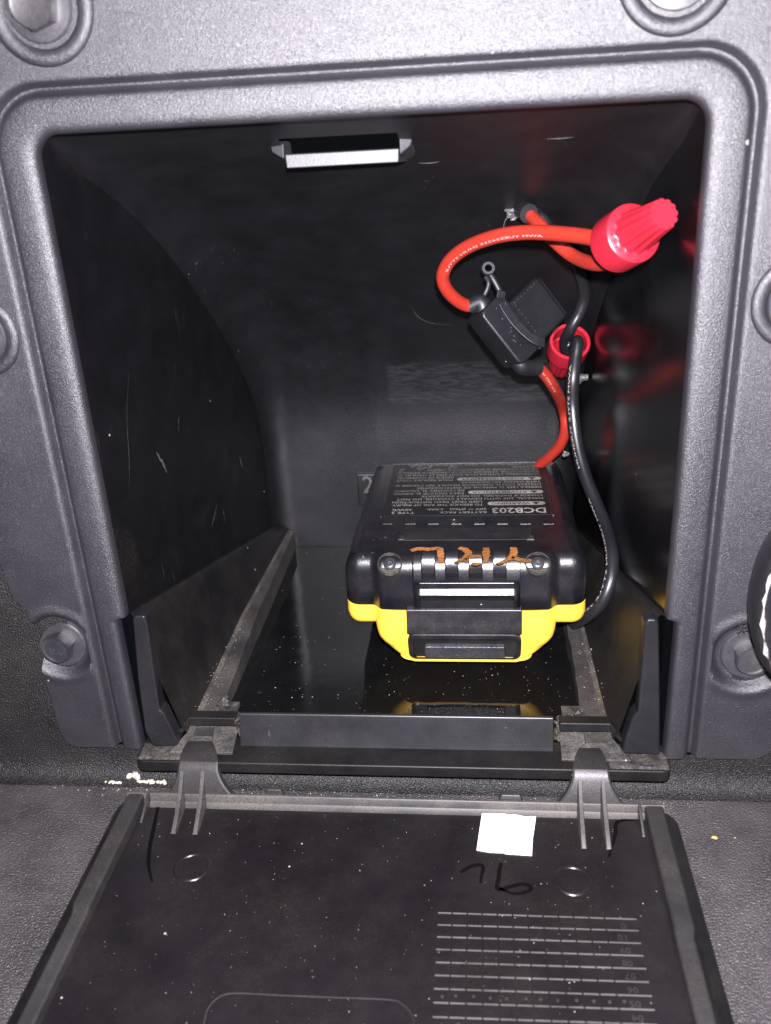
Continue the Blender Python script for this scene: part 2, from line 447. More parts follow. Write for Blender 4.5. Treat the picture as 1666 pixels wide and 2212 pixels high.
def bolt(cx, cz, y, tilt=(0, 0), hexr=4.9, mark=None, hh=4.2, rot=0.3, washer=True):
    ax = Vector((tilt[0], -1, tilt[1])).normalized()
    o = Vector((cx, y, cz))
    mbb = MB()
    mbb.lathe([(6.9, 0.0), (6.9, 0.7), (6.6, 1.1), (5.0, 1.25), (4.3, 1.3)], o, ax, 40)
    b = mbb.build('bolt', M['bolt'], panel, angle=30)
    u = Vector((math.cos(rot), 0, math.sin(rot))); u = (u - ax*u.dot(ax)).normalized(); w = ax.cross(u)
    hx = MB()
    def ring(r, h, n=24):
        R_ = []
        for i in range(n):
            t = 2*math.pi*i/n
            d = (t % (math.pi/3)) - math.pi/6
            hr = hexr*math.cos(math.pi/6)/math.cos(d)
            rr = min(hr, r)
            R_.append(o + ax*h + (u*math.cos(t)+w*math.sin(t))*rr)
        return R_
    hx.loft([ring(99, 1.0), ring(99, hh-0.6), ring(hexr*0.9, hh), ring(hexr*0.84, hh-0.05), ring(hexr*0.74, hh-0.25)])
    h = hx.build('hex_head', M['bolt'], b, angle=25)
    if mark:
        mt = MB()
        put_text(mt, mark, o + ax*(hh-0.2) - right*hexr*0.42 + down*hexr*0.30, right, -down, hexr*0.5, hexr*0.9)
        mt.build('head_mark', M['rail'], b, smooth=False, fix=False)
    return b
def boss(cx, cz, r):
    mbb = MB()
    mbb.lathe([(r+0.5, 0.25), (r+0.45, -0.25), (r+0.1, -0.3), (r, 0.5), (r-0.5, 1.15), (r-1.4, 1.35), (r-2.4, 1.2), (r-3.1, 0.6), (r-3.4, 0.25), (0.4, 0.2)],
              (cx, 0, cz), (0, -1, 0), 64)
    mbb.build('boss_ring', M['panel'], panel, angle=40)
for (cx, cz, r) in ((-87.2, 197.0, 11.2), (37.6, 195.4, 11.2), (-116.4, 131.0, 9.9), (67.8, 132.6, 10.2)):
    boss(cx, cz, r); bolt(cx, cz, -0.25, rot=random.random())
bolt(-114.8, 45.0, 3.0, tilt=(-0.05, 0.05), mark='8.8', rot=0.25, hexr=4.3, hh=4.6)
bolt(67.6, 43.0, 3.0, tilt=(0.0, 0.05), mark='8.8', rot=0.6, hexr=4.3, hh=4.4)

# ================================================================== STORAGE BIN
back = [(8, 128.5), (40, 129.3), (66, 129.6), (78, 127), (92, 121.0), (106, 112.5), (118, 102.5), (129, 90.5), (140, 78), (149, 65), (156, 53), (162, 40.5), (166, 30.5), (169.5, 20.5), (172.4, 11), (174.0, 3.5)]
def yb(z): return sum(interp(back, z + d) * w for d, w in ((-9, .1), (-5, .2), (0, .4), (5, .2), (9, .1))) if z < 150 else interp(back, z) if z > 156 else interp(back, z)
def xL(y): return -94.7 + 12.5*y/130
def xR(y): return 46.2 - 12.0*y/130
binn = thing('storage_bin', (-24, 65, 8), 'smooth black plastic storage bin moulded into the grey side panel', 'storage bin')
zs = [8 + 66*i/14 for i in range(14)] + [74 + (166-74)*i/46 for i in range(46)] + [166, 167, 168.2, 169.5, 170.8, 172.4, 174.0]
rows = []
for z in zs:
    Y = yb(z); rc = min(8.0 + 9*smooth01(60, 125, z), Y*0.5)
    P = []
    for i in range(24):
        y = 1.6 + (Y-rc-1.6)*i/24; P.append(Vector((xL(y), y, z)))
    a = xL(Y-rc); b = xR(Y-rc)
    for i in range(12):
        t = math.pi/2*i/12; P.append(Vector((a + rc*(1-math.cos(t)), Y-rc+rc*math.sin(t), z)))
    c0, c1 = a+rc, b-rc
    knots = [c0, c0*0.5-26, -45.5, -18.0, c1*0.5, c1]
    for k in range(5):
        for i in range(6): P.append(Vector((knots[k]+(knots[k+1]-knots[k])*i/6, Y, z)))
    for i in range(13):
        t = math.pi/2*i/12; P.append(Vector((c1 + rc*math.sin(t), Y-rc+rc*math.cos(t), z)))
    for i in range(1, 25):
        y = (Y-rc) + (1.6-(Y-rc))*i/24; P.append(Vector((xR(y), y, z)))
    rows.append(P)
nc = len(rows[0])
shell, sidel, sider = MB(), MB(), MB()
for mbx in (shell, sidel, sider): mbx.v = [p for r in rows for p in r]
for k in range(len(rows)-1):
    zc = (zs[k]+zs[k+1])/2
    for i in range(nc-1):
        f = (k*nc+i, k*nc+i+1, (k+1)*nc+i+1, (k+1)*nc+i)
        xc = (rows[k][i].x + rows[k][i+1].x)/2
        if 166 < zc < 169.5 and -45.6 < xc < -17.9: continue     # latch slot
        (sidel if i < 24 else sider if i >= nc-25 else shell).f.append(f)
def compact(mbx):
    used = sorted({i for f in mbx.f for i in f}); mp = {o: k for k, o in enumerate(used)}
    mbx.v = [mbx.v[i] for i in used]; mbx.f = [tuple(mp[i] for i in f) for f in mbx.f]
for mbx in (shell, sidel, sider): compact(mbx)
shell.build('back_wall', M['bin'], binn, angle=60, fix=False)
sidel.build('side_wall', M['left'], binn, angle=60, fix=False)
sider.build('side_wall', M['side'], binn, angle=60, fix=False)

def surf(px, py, off=0.0):
    """where a line of sight meets the bin's back"""
    best = 131.0
    y = 132.0
    while y > 3:
        p = HY(px, py, y)
        if yb(max(8, min(172.8, p.z))) >= y: return HY(px, py, y - off)
        y -= 0.25
    return HY(px, py, 20)

# scratches and pale scuffs rubbed into the back and the left side
M['scuff'] = plastic('pale_scuff', (0.045, 0.043, 0.042), 0.6, 0.3, vary=0.8, dust=0.25, dust_scale=900)
def left_hit(px, py, off=0.15):
    y = 4.0
    while y < 118:
        p = HY(px, py, y)
        if p.x <= xL(y): return p + Vector((off, 0, 0))
        y += 0.25
    return surf(px, py, 0.35)
for ln in ([(890, 664), (900, 680), (916, 692), (940, 699), (978, 701)], [(905, 352), (930, 352), (950, 349)], [(1180, 300), (1210, 299), (1240, 296)]):
    mb = MB(); ribbon(mb, catmull([surf(*p, 0.35) for p in ln], 6), lambda t: 0.05+0.2*math.sin(math.pi*t), (0, -0.7, -0.5), 0.3, 0.05)
    mb.build('scratch_mark', M['scuff'], binn, smooth=False, fix=False)
for ln, w in (([(386, 898), (384, 915), (385, 936)], .5), ([(468, 1090), (462, 1115), (456, 1138)], .7), ([(478, 1092), (483, 1112), (485, 1130)], .35), ([(516, 985), (520, 1000), (524, 1012)], 1.0), ([(335, 975), (350, 1000), (360, 1022)], 1.3), ([(277, 800), (273, 900), (278, 1000), (277, 1060)], .16), ([(383, 918), (384, 930)], .3)):
    mb = MB(); ribbon(mb, catmull([left_hit(*p) for p in ln], 8), lambda t, w=w: 0.05+w*math.sin(math.pi*t), (1, 0, 0), 0.6, 0.03)
    mb.build('scratch_mark', M['scuff'], binn, smooth=False, fix=False)
# latch catch under the top edge: a moulded shelf with a slot above it
mb = MB()
fr = []
top, bot = 166.0, 162.9
prof_c = [(-45.0, -18.4)]
yF = 24.4
A = [Vector((-44.8, yF, bot)), Vector((-18.4, yF+2.2, bot)), Vector((-18.2, yF+2.5, top)), Vector((-45.0, yF+0.3, top))]
B = [Vector((-46.0, 40, bot-0.6)), Vector((-17.0, 40, bot-0.6)), Vector((-17.0, 36, top-.4)), Vector((-46.0, 36, top-.4))]
mb.hexa(A, B)
cat_ = mb.build('latch_catch', M['catch'], binn, bevel=0.3)
mb = MB()
mb.hexa([Vector((-48.2, 25.8, 166.6)), Vector((-45.3, 24.8, 165.0)), Vector((-45.1, 24.6, 168.3)), Vector((-48.6, 25.6, 168.6))],
        [Vector((-49, 37, 164)), Vector((-45.3, 37, 162.5)), Vector((-45.1, 33, 169.2)), Vector((-49, 33, 169.2))])
mb.build('catch_cheek', M['catch'], binn, bevel=0.3)
mb = MB()
mb.hexa([Vector((-17.9, 24.6, 164.6)), Vector((-15.4, 25.6, 166.4)), Vector((-14.6, 25.4, 168.8)), Vector((-17.9, 24.6, 168.6))],
        [Vector((-17.9, 37, 162.5)), Vector((-14.6, 37, 164)), Vector((-14.6, 33, 169.2)), Vector((-17.9, 33, 169.2))])
mb.build('catch_cheek', M['catch'], binn, bevel=0.3)

# embossed number plate on the back wall
mb = MB()
p0, p1 = HY(776, 1090, 129.3), HY(830, 1022, 129.3)
mb.box(p0.x, p1.x, 128.2, 129.8, p0.z, p1.z)
np_ = mb.build('number_plate', M['bin'], binn, bevel=0.5)
mb = MB(); q = HY(783, 1065, 128.1)
put_text(mb, '2', q + Vector((0, -0.06, 0)), (1, 0, 0), (0, 0, 1), 7.2, 4.6)
mb.build('number', M['emboss'], np_, smooth=False, fix=False)  # flat grey digit: highlights of black relief painted as its colour

# lower frame of the bin: gussets, ledges, posts, lip and flange
def gusset(s):
    X = (lambda x: x) if s < 0 else (lambda x: -48.6 - x)
    mbx = MB()
    NN = 24
    rowsx = []
    for i in range(NN+1):
        t = i/NN
        y = 1.5 + 125.5*t
        ztop = 55 + (23.5-55)*t
        zc = 15.0 + 5.0*min(1, t*2.2)
        xt = xL(y) + 1.3
        xc = -84.2 + 6.0*t
        xcut = -76.2 + 0.6*t
        zl = zc + (0.8 if t < .05 else 0)
        r = []
        r.append(Vector((X(xt-1.6), y, ztop-0.2)))
        r.append(Vector((X(xt), y, ztop)))
        r.append(Vector((X(xt+0.5), y, ztop-0.8)))
        for q in range(1, 7):
            u = q/6; k = min(1, 0.35+0.65*(ztop-zc)/40); r.append(Vector((X(xt+0.5+(xc-1.0*k-xt-0.5)*u**1.12), y, ztop-0.8+(zc+5.0*k-ztop+0.8)*u)))
        r.append(Vector((X(xc-0.3*k), y, zc+2.7*k)))
        r.append(Vector((X(xc+0.8*k), y, zc+1.1*k)))
        r.append(Vector((X(xc+2.3*k), y, zc+0.25*k)))
        jag = random.uniform(-.35, .35) if s > 0 else random.uniform(-.08, .08)
        r.append(Vector((X(xcut+jag), y, zc+0.1)))
        r.append(Vector((X(xcut+jag-0.1), y, 11.6)))
        rowsx.append(r)
    mbx.loft([r[:11] for r in rowsx], closed=False, caps=False)
    mbx.build('side_gusset', M['tray'], binn, angle=40, fix=False)
    mbx = MB(); mbx.loft([r[10:12] for r in rowsx], closed=False, caps=False)
    mbx.build('dusty_crease', M['crease'], binn, angle=60, fix=False)
    mbx = MB(); mbx.loft([r[11:] for r in rowsx], closed=False, caps=False)
    return mbx.build('side_ledge', M['ledge'], binn, angle=40, fix=False)
gusset(-1); gusset(1)
def front_post(pts, y0, y1):
    mbx = MB()
    A_ = [HY(*p, y0) for p in pts]
    mbx.hexa(A_, [Vector((p.x, y1, p.z)) for p in A_])
    return mbx.build('front_post', M['trim'], binn, bevel=0.9, seg=3)
front_post([(286, 1338), (292, 1331), (312, 1331), (319, 1352), (331, 1440), (345, 1534), (354, 1541), (386, 1606), (384, 1612), (330, 1612), (313, 1580), (298, 1470)], -1.2, 3.5)
front_post([(1392, 1348), (1400, 1338), (1418, 1338), (1424, 1346), (1426, 1480), (1426, 1632), (1345, 1628), (1350, 1600), (1366, 1550), (1378, 1538), (1387, 1430)], -1.2, 3.5)
# flange along the front
def rr(x0, x1, y0, y1, r, n=6):
    P = []
    for (cx, cy, a) in ((x1-r, y1-r, 0), (x0+r, y1-r, 90), (x0+r, y0+r, 180), (x1-r, y0+r, 270)):
        for i in range(n+1):
            t = rad(a + 90*i/n); P.append((cx+r*math.cos(t), cy+r*math.sin(t)))
    return P
mb = MB(); P = rr(-97.2, 49.6, -5.6, 6.0, 2.6)
mb.hexa([Vector((x, y, 8.0)) for x, y in P], [Vector((x, y, 11.6)) for x, y in P])
fl = mb.build('front_flange', M['tray'], binn, bevel=0.5)
mb = MB(); mb.box(-93, 45, 1.6, 5.6, 2.0, 8.05); mb.build('flange_support', M['edge'], binn)
for (a, b) in ((-96.6, -80.5), (33.5, 49.0)):        # caked dirt at the flange's ends
    mb = MB(); nxx, nyy = 22, 9
    vs = []
    for j in range(nyy+1):
        for i in range(nxx+1):
            x = a+(b-a)*i/nxx; y = -4.9 + 7.2*j/nyy
            e = min(i, nxx-i, j, nyy-j)
            vs.append(Vector((x+random.uniform(-.15, .15), y+random.uniform(-.12, .12), 11.63 + (0 if e == 0 else random.uniform(0.05, 0.55)))))
    mb.add(vs, [(j*(nxx+1)+i, j*(nxx+1)+i+1, (j+1)*(nxx+1)+i+1, (j+1)*(nxx+1)+i) for j in range(nyy) for i in range(nxx)])
    mb.build('caked_dirt', M['dirty'], fl, angle=25, fix=False)
# lip between the hinges
mb = MB()
prof = [(1.6, 11.5), (2.0, 12.5), (3.6, 16.8), (4.5, 19.6), (4.8, 20.4), (5.3, 20.7), (5.9, 20.4), (6.1, 19.6), (6.0, 11.5)]
x0, x1 = -68.6, 19.3
def lipring(x, k):
    return [Vector((x + (1.2 if False else 0), y, z)) for (y, z) in prof]
mb.loft([lipring(x0, 0), lipring(x1, 1)])
mb.build('front_lip', M['trim'], binn, bevel=0.45, seg=2)
# hinge bars, sockets and ragged cut remains either side
for s in (-1, 1):
    X = (lambda x: x) if s < 0 else (lambda x: -48.6 - x)
    def bx(mbx, a, b, y0, y1, z0, z1):
        xa, xb = sorted((X(a), X(b))); return mbx.box(xa, xb, y0, y1, z0, z1)
    mb = MB(); bx(mb, -83.2, -69.4, 3.2, 6.8, 17.2, 20.0)
    mb.build('hinge_bar', M['tray'], binn, bevel=0.35)
    mb = MB()                                     # sloped web from the bar down to the flange
    a = [Vector((X(-83.0), 3.4, 20.0)), Vector((X(-83.0), 3.4, 17.0)), Vector((X(-89.2), 1.2, 11.7)), Vector((X(-87.4), 1.2, 14.0))]
    mb.hexa(a, [p + Vector((0, 3.0, 0)) for p in a]); mb.build('hinge_web', M['tray'], binn, bevel=0.25)
    mb = MB()                                     # dusty ramp under the bar
    ra = [Vector((X(-88.0), -2.6, 11.7)), Vector((X(-69.6), -2.6, 11.7)), Vector((X(-69.6), 6.2, 14.6)), Vector((X(-82.0), 6.2, 15.4))]
    mb.hexa([p - Vector((0, 0, 0.0)) for p in ra], [p + Vector((0, 0, 0.9)) for p in ra])
    mb.build('hinge_ramp', M['dirty'], binn, bevel=0.25)
    mb = MB()                                     # ragged cut edge
    for k in range(26):
        x = random.uniform(-76.5, -68.8); y = random.uniform(6.2, 13.8); z = 18.4 + random.uniform(-.6, .6)
        if x > -71.5 and y > 9.5: continue
        d = Vector((random.uniform(-1, 1), random.uniform(-1, 1), random.uniform(-.5, .5))).normalized()
        mb.lathe([(random.uniform(.35, .8), -random.uniform(.5, 1.5)), (random.uniform(.5, 1.1), 0), (.08, random.uniform(.6, 1.8))], (X(x), y, z), d, 5)
    bx(mb, -76.4, -70.6, 6.0, 13.0, 17.2, 18.6)
    mb.build('ragged_cut_edge', M['dirty'], binn, angle=20)
    mb = MB()
    for k in range(9):
        d = Vector((random.uniform(-.5, .5), -1, random.uniform(-.6, .6))).normalized()
        mb.lathe([(.5, -1.2), (random.uniform(.4, .7), 0), (.06, random.uniform(.6, 1.6))], (X(-69.2+random.uniform(-.6, .5)), 4.6+random.uniform(-1.0, 1), random.uniform(13, 20)), d, 5)
    mb.build('ragged_cut_edge', M['dirty'], binn, angle=20)

# glossy sheet on the bin's floor
mb = MB()
mb.box(-81.5, 33.2, 6.4, 127.8, 10.4, 12.0)
sheet = tag(mb.build('floor_sheet', M['sheet'], smooth=False), 'glossy black sheet speckled with dust lying on the bin floor under the battery', 'plastic sheet')

# ================================================================== LID folded down on the bed floor
lid = thing('hatch_lid', (-25, -70, 0), 'black plastic hatch lid folded down, its dusty inner side up, with two hinge arms', 'hatch lid')
LZ, RZ = 4.0, 7.0
YF, YN = -12.4, -172.0
LX0, LX1 = -97.2, 46.4
mb = MB(); P = rr(LX0-2.6, LX1+2.8, YN-3, YF+2.2, 6.0, 8)
P2 = rr(LX0-0.3, LX1+0.3, YN-0.6, YF+0.2, 4.5, 8)
mb.loft([[Vector((x, y, 0.0)) for x, y in P], [Vector((x, y, 2.4)) for x, y in P], [Vector((x, y, 3.2)) for x, y in rr(LX0-1.8, LX1+2.0, YN-2.2, YF+1.5, 5.4, 8)], [Vector((x, y, LZ)) for x, y in P2]])
mb.build('lid_panel', M['lid'], lid, bevel=0.0, angle=25)
mb = MB(); o1 = rr(LX0-3.3, LX1+3.5, YN-3.15, YF+2.6, 6.1, 8); o2 = rr(LX0-0.2, LX1+0.2, YN-0.5, YF+0.1, 4.4, 8)
o3 = rr(LX0-2.5, LX1+2.7, YN-2.35, YF+1.9, 5.5, 8)
mb.loft([[Vector((x, y, 0.02)) for x, y in o1], [Vector((x, y, 2.45)) for x, y in o1], [Vector((x, y, 3.3)) for x, y in o3], [Vector((x, y, LZ+0.06)) for x, y in o2]], caps=False)
mb.build('lid_edge', M['edge'], lid, angle=25, fix=False)
# raised rails along the two sides, stepping a little halfway
for s, (xo, xi) in ((-1, (LX0, LX0+4.9)), (1, (LX1, LX1-5.1))):
    mb = MB(); rg = []
    for (y, zt, w) in ((YF-0.4, RZ-0.3, 0.0), (YF-1.6, RZ, 0.0), (-51, RZ, 0.0), (-53.5, RZ-0.6, 0.55), (YN, RZ-0.6, 0.6)):
        a = xo - s*w*1.0 ; b = xi
        e = 0.5*(-s)
        rg.append([Vector((a, y, LZ-0.3)), Vector((a-s*0.5*0+e*0.6, y, zt-0.4)), Vector((a+e*1.6, y, zt)), Vector((b-e*1.2, y, zt)), Vector((b-e*0.3, y, zt-0.4)), Vector((b, y, LZ-0.3))])
    mb.loft(rg); mb.build('side_rail', M['rail'], lid, bevel=0.2)
    mb = MB()                                     # small upright rib where rail meets the rim
    xx = xi - s*1.2
    mb.hexa([Vector((xx-0.5, YF-0.6, LZ-.2)), Vector((xx+0.5, YF-0.6, LZ-.2)), Vector((xx+0.5, YF-9, LZ-.2)), Vector((xx-0.5, YF-9, LZ-.2))],
            [Vector((xx-0.4, YF-0.9, RZ+.3)), Vector((xx+0.4, YF-0.9, RZ+.3)), Vector((xx+0.3, YF-8.6, LZ+.2)), Vector((xx-0.3, YF-8.6, LZ+.2))])
    mb.build('corner_rib', M['rail'], lid, bevel=0.15)
# far rim
mb = MB()
rim = [(YF+0.1, LZ-0.3), (YF+0.05, RZ-0.35), (YF-0.15, RZ), (YF-0.75, RZ), (YF-1.0, RZ-0.3), (YF-1.5, LZ+0.9), (YF-2.3, LZ+0.25), (YF-3.2, LZ-0.1)]
mb.loft([[Vector((x, y, z)) for y, z in rim] for x in (LX0-0.2, LX1+0.2)])
mb.build('far_rim', M['ridge'], lid, bevel=0.12)
for (pa, pb) in (((572, 1711), (616, 1711)), ((1076, 1729), (1132, 1731))):   # small clips behind the rim
    a, b = HZ(*pa, RZ), HZ(*pb, RZ)
    mb = MB()
    mb.hexa([Vector((a.x, YF-0.2, RZ-1.5)), Vector((b.x, YF-0.2, RZ-1.5)), Vector((b.x, YF+1.6, RZ-1.5)), Vector((a.x, YF+1.6, RZ-1.5))],
            [Vector((a.x+0.9, YF-0.1, RZ+1.5)), Vector((b.x-0.9, YF-0.1, RZ+1.5)), Vector((b.x-0.9, YF+1.3, RZ+1.5)), Vector((a.x+0.9, YF+1.3, RZ+1.5))])
    mb.build('rim_clip', M['rail'], lid, bevel=0.3)
# hinge arms
def hinge_arm(s, base, mid, tip, ribs):
    mb = MB()
    (b0, b1), (m0, m1), (t0, t1) = base, mid, tip
    yB, zB = YF-1.2, LZ+0.6
    yM, zM = -9.4, 13.6
    yT, zT = 0.4, 15.0
    def row(xa, xb, y, z, th, dy=0.0):
        return [Vector((xa, y, z)), Vector((xb, y, z)), Vector((xb, y+dy, z-th)), Vector((xa, y+dy, z-th))]
    XB = [HZ(*b0, RZ).x, HZ(*b1, RZ).x]
    XM = [HZ(*m0, zM).x, HZ(*m1, zM).x]
    XT = [HZ(*t0, zT).x, HZ(*t1, zT).x]
    rg = []
    def lerp(a, b, t): return a+(b-a)*t
    ys = []
    for t in (0, .05, .12, .22, .35, .5, .65, .8, .9):
        fl = (1-t)**1.7                                # flare at the foot
        xa = lerp(XM[0], XB[0], lerp(t, 0, 0) * 0 + fl); xb = lerp(XM[1], XB[1], fl)
        y = lerp(yB, yM, t) ; z = lerp(zB, zM, t)
        rg.append((xa, xb, y - 0.9*math.sin(math.pi*t)*0.5, z))
    rg.append((XM[0], XM[1], yM+0.15, zM-0.05)); rg.append((XM[0], XM[1], yM+1.0, zM+0.55))
    for t in (.3, .6, .85, 1.0):
        q = t**3
        rg.append((lerp(XM[0], XT[0], t)+0.8*q, lerp(XM[1], XT[1], t)-0.8*q, lerp(yM+1.0, yT, t), lerp(zM+0.55, zT, t) - 0.9*q))
    rings_ = []
    for i, (xa, xb, y, z) in enumerate(rg):
        k = min(1, i/8)
        th = 2.2; off = 2.0 if i < 9 else 0.8
        rings_.append([Vector((xa, y+0.25, z-0.15)), Vector((xa+0.5, y, z)), Vector((xb-0.5, y, z)), Vector((xb, y+0.25, z-0.15)), Vector((xb, y+off, z-(0.6 if i < 9 else th))), Vector((xa, y+off, z-(0.6 if i < 9 else th)))])
    mb.loft(rings_)
    arm = mb.build('hinge_arm', M['rail'], lid, bevel=0.0, angle=28)
    for (pt, pbm) in ribs:                             # long stiffening ribs running out over the lid
        mr = MB()
        a = HZ(*pt, zM-1.0); b = HZ(*pbm, LZ)
        w = 0.74
        k0 = Vector((a.x, yM-0.7, zM-1.2)); k1 = Vector((b.x, b.y, LZ+0.15))
        km = Vector(((a.x*0.6+b.x*0.4), YF-2.4, LZ+4.6))
        top_ = [k0, km, (km+k1)/2 + Vector((0, 0, -0.1)), k1]
        foot = [Vector((k0.x, yM+0.8, zM-2.0)), Vector((km.x, YF-1.2, LZ-0.2)), Vector((top_[2].x, top_[2].y, LZ-0.2)), Vector((k1.x, k1.y-0.3, LZ-0.2))]
        rg2 = []
        for tp, ft in zip(top_, foot):
            rg2.append([ft+Vector((-w*1.3, 0, 0)), tp+Vector((-w*0.7, 0, 0)), tp+Vector((w*0.7, 0, 0)), ft+Vector((w*1.3, 0, 0))])
        mr.loft(rg2); mr.build('stiffening_rib', M['ridge'], arm, bevel=0.12)
    return arm
hinge_arm(-1, ((348, 1716), (518, 1718)), ((385, 1652), (470, 1653)), ((402, 1590), (464, 1592)), (((398, 1650), (374, 1800)), ((443, 1650), (421, 1802))))
hinge_arm(1, ((1190, 1733), (1364, 1740)), ((1237, 1664), (1316, 1667)), ((1245, 1606), (1302, 1609)), (((1251, 1664), (1262, 1832)), ((1300, 1664), (1316, 1834))))
# moulded rings and ejector marks on the inner face
def ring_mark(px, py, r, w, h, name='moulded_ring', mat='emboss'):
    c = HZ(px, py, LZ); mbx = MB(); pth = [Vector((c.x+r*math.cos(2*math.pi*i/48), c.y+r*math.sin(2*math.pi*i/48), LZ+0.02)) for i in range(49)]
    rg = []
    for i in range(49):
        t = 2*math.pi*i/48; d = Vector((math.cos(t), math.sin(t), 0))
        rg.append([Vector((c.x, c.y, LZ-0.05)) + d*(r-w), Vector((c.x, c.y, LZ+h)) + d*(r-w*.4), Vector((c.x, c.y, LZ+h)) + d*(r+w*.4), Vector((c.x, c.y, LZ-0.05)) + d*(r+w)])
    mbx.loft(rg, caps=False)
    return mbx.build(name, M[mat], lid, angle=80)
ring_mark(415, 1873, 4.2, 0.55, 0.4, mat='lid'); ring_mark(1238, 1902, 4.2, 0.55, 0.35, mat='lid')
for (px, py, r) in ((491, 1777, 1.1), (593, 1770, 1.0), (1202, 1822, .8), (613, 1889, 1.2), (675, 2103, .8)):
    ring_mark(px, py, r, 0.12, 0.04, 'ejector_mark', 'lid')
# faint raised outline near the lid's middle
mb = MB()
pts = [HZ(*p, LZ) for p in ((440, 2212), (447, 2185), (462, 2163), (485, 2149), (520, 2146), (600, 2150), (720, 2155), (840, 2160), (870, 2170), (888, 2190), (893, 2212))]
pts = [pts[0] + Vector((0, -12, 0))] + pts + [pts[-1] + Vector((0, -12, 0))]
mb.tube(catmull(pts, 6), 0.16, 6); mb.build('raised_outline', M['rail'], lid)
# date grid: rows of short raised dashes, dots and numbers
gl = [((945, 1972), (1373, 1986)), ((944, 1998), (1378, 2011)), ((943, 2024), (1383, 2038)), ((941, 2051), (1388, 2065)), ((940, 2079), (1394, 2093)),
      ((938, 2107), (1400, 2122)), ((936, 2136), (1406, 2152)), ((935, 2166), (1412, 2182)), ((933, 2197), (1418, 2214)), ((931, 2228), (1424, 2246)), ((929, 2260), (1430, 2278))]
nums = ['0', '10', '09', '08', '07', '06', '05', '04', '03', '02']
for r_, (pa, pb) in enumerate(gl):
    a, b = HZ(*pa, LZ), HZ(*pb, LZ)
    mb = MB(); ncell = 13
    for i in range(ncell):
        t0, t1 = i/ncell + 0.004, (i+1)/ncell - 0.004
        if i >= ncell-2: t1 = (i+1)/ncell + 0.0045
        p, q = a.lerp(b, t0), a.lerp(b, t1)
        mb.hexa([Vector((p.x, p.y-.16, LZ-.05)), Vector((q.x, q.y-.16, LZ-.05)), Vector((q.x, q.y+.16, LZ-.05)), Vector((p.x, p.y+.16, LZ-.05))],
                [Vector((p.x, p.y-.09, LZ+.16)), Vector((q.x, q.y-.09, LZ+.16)), Vector((q.x, q.y+.09, LZ+.16)), Vector((p.x, p.y+.09, LZ+.16))])
    mb.build('grid_line', M['emboss'], lid, smooth=False)
    if r_ < len(nums):
        mb = MB(); c = b + Vector((-2.3, -2.45, 0.12)); ux = (a-b).normalized()
        put_text(mb, nums[r_], Vector((c.x, c.y+1.05, LZ+0.12)) + ux*0.0, (-1, 0, 0), (0, -1, 0), 1.5, 1.15*len(nums[r_]))
        mb.build('grid_number', M['rail'], lid, smooth=False, fix=False)
    if r_ in (6, 8):
        for i in range(ncell-1 if r_ == 6 else 5):
            p = a.lerp(b, (i+0.5)/ncell) + Vector((random.uniform(-.4, .4), -1.6 + random.uniform(-.2, .2), 0))
            mb = MB(); mb.lathe([(.42, -.05), (.36, .16), (.1, .24)], (p.x, p.y, LZ), (0, 0, 1), 8); mb.build('date_dot', M['rail'], lid)
# paper patch, and marker strokes
mb = MB()
pt = [HZ(*p, LZ+0.12) for p in ((1042, 1755), (1060, 1756), (1066, 1759), (1088, 1757), (1096, 1760), (1112, 1760), (1135, 1765), (1158, 1765), (1153, 1800), (1151, 1812), (1149, 1849), (1120, 1847), (1092, 1845), (1088, 1843), (1060, 1842), (1030, 1837), (1036, 1795))]
mb.hexa(pt, [p + Vector((0, 0, 0.14)) for p in pt])
tag(mb.build('paper_patch', M['paper'], lid, smooth=False), 'white square of torn paper stuck on the lid')
def strokes(name, lines, w, plane, nrm, mat, parent, jitter=0.15, thick=0.1, sm=5):
    mbx = MB()
    for ln in lines:
        pts = catmull([plane(*p) for p in ln], sm); L = len(pts)
        ribbon(mbx, pts, (lambda t, w=w: w*(0.65+0.35*math.sin(math.pi*min(1, max(0, t*1.0+.15))))), nrm, jitter, thick)
    return mbx.build(name, mat, parent, smooth=False, fix=False)
LP = lambda x, y: HZ(x, y, LZ)
strokes('marker_writing', [[(995, 1885), (1015, 1873), (1036, 1868), (1044, 1874), (1041, 1890), (1038, 1908)],
                           [(1083, 1864), (1079, 1880), (1077, 1900), (1074, 1919), (1085, 1921), (1105, 1915), (1130, 1910), (1148, 1917), (1140, 1926), (1115, 1931), (1095, 1926), (1078, 1918)]], 1.15, LP, (0, 0, 1), M['ink'], lid, 0.12, 0.05)
strokes('marker_writing', [[(342, 1742), (335, 1775), (326, 1820), (321, 1860), (325, 1890), (329, 1905)]], 1.1, LP, (0, 0, 1), M['ink'], lid, 0.12, 0.05)
strokes('marker_writing', [[(1384, 1771), (1352, 1771), (1332, 1778), (1330, 1800), (1325, 1820), (1315, 1852)]], 1.0, LP, (0, 0, 1), M['ink'], lid, 0.12, 0.05)

